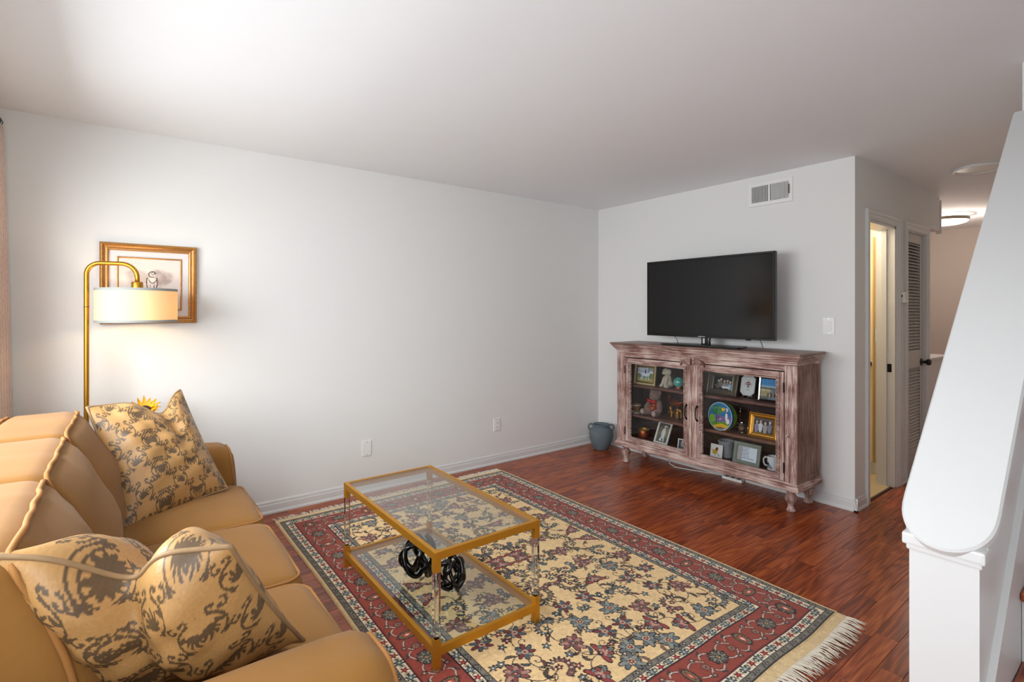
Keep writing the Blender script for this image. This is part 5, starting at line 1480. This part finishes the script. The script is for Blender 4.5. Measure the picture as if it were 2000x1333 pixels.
# bird tile
c = Cv(0.1, 0.1, 0.0018, (232, 228, 226))
c.ell(0.040, 0.042, 0.024, 0.018, (206, 164, 60), 0.6); c.ell(0.054, 0.066, 0.014, 0.011, (120, 26, 34), 0.9); c.poly([(0.055, 0.075), (0.066, 0.070), (0.058, 0.062)], (200, 150, 60))
c.stroke([(0.022, 0.05), (0.012, 0.058)], 0.004, (206, 164, 60)); c.stroke([(0.064, 0.030), (0.072, 0.020)], 0.003, (60, 90, 90)); c.stroke([(0.044, 0.024), (0.046, 0.014)], 0.0014, (80, 60, 50)); c.stroke([(0.08, 0.026), (0.078, 0.012)], 0.0016, (70, 110, 110))
t = thing('bird_tile', 'square white tile painted with a small red and yellow bird', 'tile', (x_at(1398, 3.70), 3.70, SB), (-TILT(9), 0, 0))
obj('slab', MB().box(-0.051, 0.051, 0, 0.007, 0, 0.102, 0.001), 'china', t)
obj('painting', c.mesh('painting', lambda x, y: np.stack([x-0.05, 0*x-0.0006, y+0.001], -1)), 'gloss_print', t)

# stone puppy
dg = thing('dog_figurine', 'pale carved stone puppy figurine on the top left shelf', 'figurine', (x_at(1303, 3.76), 3.76, SH1), (0, 0, TILT(-25)))
organic('body', [((0, 0.01, 0.062), (0.034, 0.036, 0.055)), ((0, 0.02, 0.03), (0.045, 0.045, 0.032)), ((0, -0.006, 0.135), (0.036, 0.034, 0.032)), ((0, -0.030, 0.124), (0.017, 0.018, 0.014)),
    ((0.036, 0.004, 0.135), (0.011, 0.018, 0.026)), ((-0.036, 0.004, 0.135), (0.011, 0.018, 0.026)),
    ((-0.020, -0.014, 0.08), (-0.026, -0.040, 0.010), 0.015, 0.012), ((0.020, -0.014, 0.08), (0.024, -0.036, 0.010), 0.015, 0.012),
    ((-0.034, -0.004, 0.014), (-0.052, -0.036, 0.010), 0.015, 0.012), ((0.034, -0.004, 0.014), (0.046, -0.030, 0.010), 0.015, 0.012)], 'stone', dg, 0.004, 3)
m = MB()
for s in (-1, 1): m.rbox(0.007, 0.006, 0.008, 0.0028, 3, None, (s*0.013, -0.037, 0.140))
obj('eyes', m, 'slot', dg, 'all'); obj('nose', MB().rbox(0.010, 0.007, 0.007, 0.003, 3, None, (0, -0.047, 0.128)), 'slot', dg, 'all')
# glass ball on a little foot
gb = thing('glass_paperweight', 'swirled sea green glass ball on a stand on the top left shelf', 'paperweight', (x_at(1326, 3.75), 3.75, SH1))
n = 16
obj('ball', MB().lathe([(0.046*math.sin(PI*(k+0.02)/(n+0.04)), 0.058-0.046*math.cos(PI*(k+0.02)/(n+0.04))) for k in range(n+1)], 28), 'paperball', gb, 'all')
obj('stand', MB().lathe([(0.026, 0), (0.030, 0.003), (0.026, 0.010), (0.024, 0.020), (0.028, 0.024), (0.022, 0.024), (0.02, 0.005), (0, 0.004)], 20), 'copper', gb, True)
# cup and saucer
cs = thing('teacup', 'gilt and white teacup on its saucer on the left middle shelf', 'cup', (x_at(1243, 3.72), 3.72, SH2))
obj('saucer', MB().lathe([(0, 0), (0.028, 0), (0.030, 0.003), (0.058, 0.013), (0.060, 0.016), (0.030, 0.008), (0, 0.007)], 32), 'china', cs, True)
c = obj('cup', MB().lathe([(0, 0.008), (0.018, 0.008), (0.020, 0.014), (0.014, 0.022), (0.026, 0.038), (0.034, 0.062), (0.042, 0.076), (0.040, 0.076), (0.030, 0.058), (0.020, 0.036), (0, 0.030)], 28), 'gold', cs, True)
obj('cup_handle', MB().tube([(-0.036, 0, 0.068), (-0.052, 0, 0.064), (-0.052, 0, 0.044), (-0.030, 0, 0.036)], 0.0032, 8), 'china', c, 'all')
obj('rim_band', MB().lathe([(0.0425, 0.072), (0.0435, 0.0775), (0.040, 0.0775), (0.040, 0.072)], 28, (0, 0, 0), 2, False), 'china', c, True)
# teddy bear
tb = thing('teddy_bear', 'taupe plush teddy bear wearing a red bow and printed vest', 'teddy bear', (x_at(1280, 3.775), 3.775, SH2), (0, 0, TILT(-8)))
organic('body', [((0, 0.01, 0.075), (0.060, 0.052, 0.070)), ((0, -0.004, 0.176), (0.052, 0.046, 0.045)), ((0, -0.040, 0.164), (0.026, 0.020, 0.020)),
    ((0.048, 0.004, 0.206), (0.021, 0.010, 0.021)), ((-0.048, 0.004, 0.206), (0.021, 0.010, 0.021)),
    ((0.052, -0.004, 0.112), (0.082, -0.032, 0.062), 0.024, 0.022), ((-0.052, -0.004, 0.112), (-0.080, -0.030, 0.066), 0.024, 0.022),
    ((0.040, -0.010, 0.032), (0.066, -0.068, 0.030), 0.030, 0.028), ((-0.040, -0.010, 0.032), (-0.066, -0.064, 0.030), 0.030, 0.028)], 'fur', tb, 0.005, 2)
for s in (-1, 1):
    obj('foot_pad', MB().lathe([(0.0, 0.012), (0.018, 0.009), (0.026, 0.0), (0.018, -0.004), (0, -0.004)], 18).xf(Matrix.Translation((s*0.069, -0.090, 0.032)) @ Matrix.Rotation(PI/2, 4, 'X')), 'furpale', tb, 'all')
    obj('eye', MB().rbox(0.008, 0.006, 0.008, 0.0029, 3, None, (s*0.018, -0.047, 0.186)), 'black', tb, 'all')
obj('nose', MB().rbox(0.014, 0.008, 0.009, 0.0038, 3, None, (0, -0.060, 0.170)), 'black', tb, 'all')
m = MB()
for s in (-1, 1): m.rbox(0.046, 0.018, 0.030, 0.008, 5, (lambda x, y, z, s=s: (x, y, z*(0.45+0.9*abs(x+s*0.023)/0.046))), (s*0.026, -0.048, 0.130))
m.rbox(0.018, 0.020, 0.020, 0.008, 4, None, (0, -0.052, 0.130))
obj('bow', m, 'red', tb, 'all')
c = Cv(1, 1, 0.02, (120, 28, 34))
for x, y in ((0.35, 0.6), (0.5, 0.25), (0.66, 0.7), (0.62, 0.42), (0.4, 0.4)): c.stroke(arc(x, y, 0.07, 0.3, 4.2, 10), 0.028, (224, 150, 50))
def vest_pt(x, y):
    a = (x-0.5)*2.3; z = 0.036+0.082*y
    k = 1-((z-0.075)/0.082)**2; k = np.sqrt(np.clip(k, 0.1, 1))
    return np.stack([0.0645*k*np.sin(a), 0.01-0.0570*k*np.cos(a), z], -1)
o = obj('vest', c.mesh('vest', vest_pt), 'vest', tb)
# gilt elephant carrying a copper bowl
el = thing('elephant_planter', 'gilt elephant figurine carrying a copper boat shaped bowl', 'figurine', (x_at(1321, 3.80), 3.80, SH2), (0, 0, TILT(-12)))
organic('elephant', [((0, 0, 0.070), (0.052, 0.030, 0.034)), ((-0.056, 0, 0.082), (0.026, 0.024, 0.026)),
    ((-0.078, 0, 0.074), (-0.088, -0.004, 0.030), 0.012, 0.007), ((-0.088, -0.004, 0.030), (-0.100, -0.006, 0.020), 0.007, 0.005),
    ((-0.034, -0.018, 0.06), (-0.036, -0.020, 0.012), 0.015, 0.013), ((-0.030, 0.018, 0.06), (-0.030, 0.020, 0.012), 0.015, 0.013),
    ((0.034, -0.018, 0.06), (0.036, -0.020, 0.012), 0.016, 0.013), ((0.036, 0.018, 0.06), (0.038, 0.020, 0.012), 0.016, 0.013),
    ((-0.048, -0.026, 0.080), (0.016, 0.006, 0.024)), ((-0.048, 0.026, 0.080), (0.016, 0.006, 0.024)), ((0.050, 0, 0.08), (0.060, 0, 0.040), 0.006, 0.003)], 'gold', el, 0.004, 2)
sd_ = obj('saddle_cloth', MB().grid(lambda u, v: (-0.026+0.052*v, 0.034*math.sin((u-0.5)*3.4), 0.072+0.040*math.cos((u-0.5)*3.4)), 16, 8), 'black', el, 'all', label='dark saddle cloth')
sd_.modifiers.new('t', 'SOLIDIFY').thickness = 0.002
def bowl(u, v):
    a = 2*PI*u; r = 0.2+0.8*v**0.6
    return (0.092*r*math.cos(a), 0.046*r*math.sin(a), 0.104+0.036*v**1.6+0.020*v*abs(math.cos(a))**3)
sd_ = obj('bowl', MB().grid(bowl, 40, 10, True), 'copper', el, 'all', label='copper boat shaped bowl')
sd_.modifiers.new('t', 'SOLIDIFY').thickness = 0.003
for s in (-1, 1): obj('bowl_handle', MB().tube([(s*0.090, 0, 0.158), (s*0.100, 0, 0.172), (s*0.088, 0, 0.184), (s*0.072, 0, 0.174)], 0.0045, 8), 'copper', el, 'all')
# copper pot
cp = thing('copper_pot', 'small copper pot with a brass rim on the cabinet floor', 'pot', (x_at(1257, 3.78), 3.78, SB))
obj('body', MB().lathe([(0, 0), (0.040, 0), (0.048, 0.006), (0.052, 0.034), (0.046, 0.062), (0.042, 0.062), (0.047, 0.034), (0.04, 0.008), (0, 0.006)], 30), 'copper', cp, True)
obj('rim', MB().lathe([(0.047, 0.060), (0.050, 0.064), (0.050, 0.072), (0.046, 0.076), (0.042, 0.070), (0.042, 0.060)], 30, (0, 0, 0), 2, False), 'brass', cp, True)
# dish on a stand with a red crest
dp = thing('souvenir_dish', 'white octagonal souvenir dish with a red crest on a wire stand', 'dish', (x_at(1459, 3.79), 3.79, SH1), (0, 0, 0))
w, h, k = 0.112, 0.158, 0.026
oct_ = [(-w/2+k, 0), (w/2-k, 0), (w/2, k), (w/2, h-k), (w/2-k, h), (-w/2+k, h), (-w/2, h-k), (-w/2, k)]
def octring(s, y): return [((p[0])*s, y, h/2+(p[1]-h/2)*s) for p in oct_]
rings = [octring(0.96, 0.006), octring(1.0, 0.0), octring(0.99, -0.006), octring(0.90, -0.002), octring(0.80, 0.001)]
mb = MB(); mb.add(sum(rings, []), [(a*8+i, a*8+(i+1) % 8, (a+1)*8+(i+1) % 8, (a+1)*8+i) for a in range(4) for i in range(8)] + [tuple(range(7, -1, -1)), tuple(range(32, 40))])
rx = Matrix.Translation((0, 0, 0.016)) @ Matrix.Rotation(-TILT(13), 4, 'X')
dd = obj('dish', mb.xf(rx), 'china', dp)
c = Cv(0.082, 0.118, 0.0013, (226, 226, 224))
c.star(0.041, 0.068, 0.019, 0, 1, (60, 24, 28)); c.star(0.041, 0.068, 0.0175, 0, 1, (150, 24, 34)); c.rect(0.020, 0.062, 0.046, 0.064, (226, 226, 224)); c.rect(0.024, 0.058, 0.063, 0.067, (60, 24, 28))
for k2 in range(5): c.rect(0.027+k2*0.006, 0.031+k2*0.006, 0.070, 0.076, (230, 210, 210))
c.ell(0.041, 0.056, 0.008, 0.007, (120, 110, 112)); c.rect(0.030, 0.052, 0.044, 0.048, (80, 70, 72))
for k2 in range(6): c.rect(0.026+k2*0.0052, 0.0295+k2*0.0052, 0.024, 0.028, (70, 66, 70)); c.rect(0.029+k2*0.0042, 0.032+k2*0.0042, 0.094, 0.097, (170, 60, 66))
for k2 in range(6): c.rect(0.013, 0.016, 0.050+k2*0.005, 0.053+k2*0.005, (120, 116, 118)); c.rect(0.066, 0.069, 0.050+k2*0.005, 0.053+k2*0.005, (120, 116, 118))
o = obj('crest', c.mesh('crest', lambda x, y: np.stack([x-0.041, 0*x+0.0002, y+h/2-0.059], -1)), 'gloss_print', dd); o.data.transform(rx)
m = MB()
for s in (-1, 1): m.tube([(s*0.022, -0.022, 0.016), (s*0.022, -0.018, 0.003), (s*0.022, 0.05, 0.003), (s*0.010, 0.032, 0.085)], 0.0022, 6)
m.tube([(-0.022, 0.05, 0.003), (0.022, 0.05, 0.003)], 0.0022, 6)
obj('stand', m, 'chrome', dp, 'all')
# round painted tin
tn = thing('round_tin', 'round printed biscuit tin with a bright garden scene standing on edge', 'tin', (x_at(1410, 3.72), 3.72, SH2), (-TILT(4), 0, TILT(-6)))
RT = 0.108
c = Cv(2*RT, 2*RT, 0.0018, (40, 120, 176))
c.rect(0, 2*RT, 0, 0.115, (126, 104, 170)); c.poly([(0, 0), (0.216, 0), (0.216, 0.06), (0.15, 0.075), (0.08, 0.06), (0, 0.09)], (96, 150, 46)); c.poly([(0.02, 0), (0.216, 0), (0.2, 0.045), (0.12, 0.055), (0.05, 0.03)], (228, 184, 40))
c.poly([(0.05, 0.01), (0.12, 0.03), (0.17, 0.02), (0.13, 0.0)], (150, 104, 70)); c.ell(0.04, 0.085, 0.026, 0.03, (116, 186, 50)); c.rect(0.076, 0.084, 0.05, 0.15, (74, 58, 44))
R = random.Random(6)
for _ in range(70):
    a = R.uniform(0, 6.3); q = 0.045*math.sqrt(R.random()); c.ell(0.080+q*math.cos(a), 0.155+q*0.75*math.sin(a), 0.007, 0.006, R.choice(((52, 132, 52), (90, 164, 60), (34, 104, 60))))
c.ell(0.135, 0.165, 0.017, 0.013, (246, 200, 40)); c.ell(0.166, 0.165, 0.011, 0.014, (236, 236, 236)); c.ell(0.160, 0.162, 0.005, 0.006, (40, 36, 40)); c.ell(0.165, 0.115, 0.010, 0.036, (240, 240, 240)); c.ell(0.178, 0.078, 0.016, 0.020, (236, 236, 238)); c.ell(0.166, 0.142, 0.011, 0.004, (30, 30, 34)); c.ell(0.110, 0.088, 0.010, 0.007, (230, 200, 160)); c.ell(0.10, 0.095, 0.008, 0.007, (70, 56, 60))
X, Y = np.meshgrid(c.x, c.y); rr = np.hypot(X-RT, Y-RT)
c.a[(rr > 0.103)] = lin((196, 226, 240)); c.a[(rr > 0.100) & (rr <= 0.103)] = lin((60, 150, 190))
def disc(x, y):
    # square canvas wrapped on to the round lid
    u, v = (x-RT)/RT, (y-RT)/RT
    r = np.maximum(np.abs(u), np.abs(v)); l = np.hypot(u, v)+1e-9
    k = RT*np.minimum(1, 1/np.maximum(l, 1e-9))
    return np.stack([u*k, 0*x-0.0325, RT+v*k], -1)
obj('lid_picture', c.mesh('lid_picture', disc), 'tin', tn)
m = MB().lathe([(RT-0.001, -0.032), (RT, -0.030), (RT, -0.008), (RT-0.002, -0.006)], 48, (0, 0, RT), 1)
MT['tinblue'] = principled('tin_blue', (24, 96, 132), 0.3); MT['tingreen'] = principled('tin_green', (118, 160, 44), 0.35, vary=0.4, vscale=40)
obj('lid_side', m, 'tinblue', tn, True)
obj('body', MB().lathe([(RT-0.003, -0.006), (RT-0.003, 0.030), (RT-0.006, 0.032)], 48, (0, 0, RT), 1), 'tingreen', tn, True)
for s in (-1, 1): obj('rest', MB().rbox(0.018, 0.06, 0.016, 0.005, 4, None, (s*0.045, 0.0, 0.008)), 'brass', tn, True)
# candlestick, silver cup with a dish on top
o = obj('candlestick', MB().lathe([(0, 0), (0.030, 0), (0.032, 0.004), (0.020, 0.012), (0.008, 0.02), (0.006, 0.06), (0.007, 0.088), (0.013, 0.094), (0.007, 0.102), (0.011, 0.115), (0.006, 0.124), (0.011, 0.134), (0.006, 0.144), (0.006, 0.156), (0.014, 0.164), (0.015, 0.176), (0.009, 0.178), (0, 0.176)], 24), 'silver', None, True)
o.location = (x_at(1446, 3.84), 3.84, SH2); tag(o, 'slim turned silver candlestick between the tin and the gold frame', 'candlestick')
sc_ = thing('silver_cup', 'small silver cup with a flat dish lying on its rim', 'cup', (x_at(1450, 3.745), 3.745, SH2))
obj('bowl', MB().lathe([(0, 0), (0.020, 0), (0.022, 0.004), (0.018, 0.008), (0.028, 0.018), (0.031, 0.040), (0.028, 0.058), (0.031, 0.064), (0.028, 0.064), (0.024, 0.05), (0, 0.012)], 28), 'silver', sc_, True)
obj('handle', MB().tube([(0.028, 0, 0.052), (0.042, 0, 0.050), (0.042, 0, 0.030), (0.029, 0, 0.026)], 0.003, 8), 'silver', sc_, 'all')
obj('dish', MB().lathe([(0, 0.0645), (0.024, 0.0645), (0.037, 0.072), (0.036, 0.074), (0.022, 0.068), (0, 0.068)], 28), 'silver', sc_, True)
obj('finial', MB().rbox(0.022, 0.018, 0.018, 0.005, 4, None, (-0.006, 0, 0.077)), 'chrome', sc_, True)
# grey planter pot
o = obj('grey_pot', MB().lathe([(0, 0), (0.050, 0), (0.053, 0.003), (0.060, 0.110), (0.063, 0.112), (0.064, 0.124), (0.060, 0.127), (0.056, 0.124), (0.055, 0.08), (0.05, 0.02), (0, 0.02)], 36), 'greypot', None, True)
o.location = (x_at(1419, 3.795), 3.795, SB); tag(o, 'empty grey ceramic pot behind the bird tile', 'pot')
# mug
mg = thing('mug', 'white mug with a dark blue picture at the edge of the right door', 'mug', (x_at(1511, 3.75), 3.75, SB))
c = Cv(0.26, 0.095, 0.003, (226, 226, 228))
for x0 in (0.185, -0.075): 
    c.poly([(x0+0.02, 0.03), (x0+0.05, 0.06), (x0+0.075, 0.03), (x0+0.06, 0.012), (x0+0.03, 0.015)], (40, 62, 104)); c.ell(x0+0.055, 0.026, 0.02, 0.010, (120, 150, 180)); c.ell(x0+0.075, 0.02, 0.01, 0.012, (190, 130, 120))
c.rect(0, 0.26, 0.088, 0.095, (236, 236, 236))
obj('body', c.mesh('body', lambda x, y: np.stack([0.0415*np.sin(2*PI*x/0.26), -0.0415*np.cos(2*PI*x/0.26), y+0.001], -1)), 'mug', mg)
obj('inside', MB().lathe([(0.0413, 0.0955), (0.040, 0.097), (0.0375, 0.095), (0.037, 0.01), (0.0, 0.008), (0.0, 0.001), (0.0413, 0.001)], 36, (0, 0, 0), 2, False), 'china', mg, True)
obj('handle', MB().tube([(-0.040, -0.004, 0.080), (-0.058, -0.006, 0.082), (-0.069, -0.007, 0.066), (-0.070, -0.007, 0.042), (-0.060, -0.006, 0.022), (-0.040, -0.004, 0.020)], 0.0062, 10), 'china', mg, 'all')
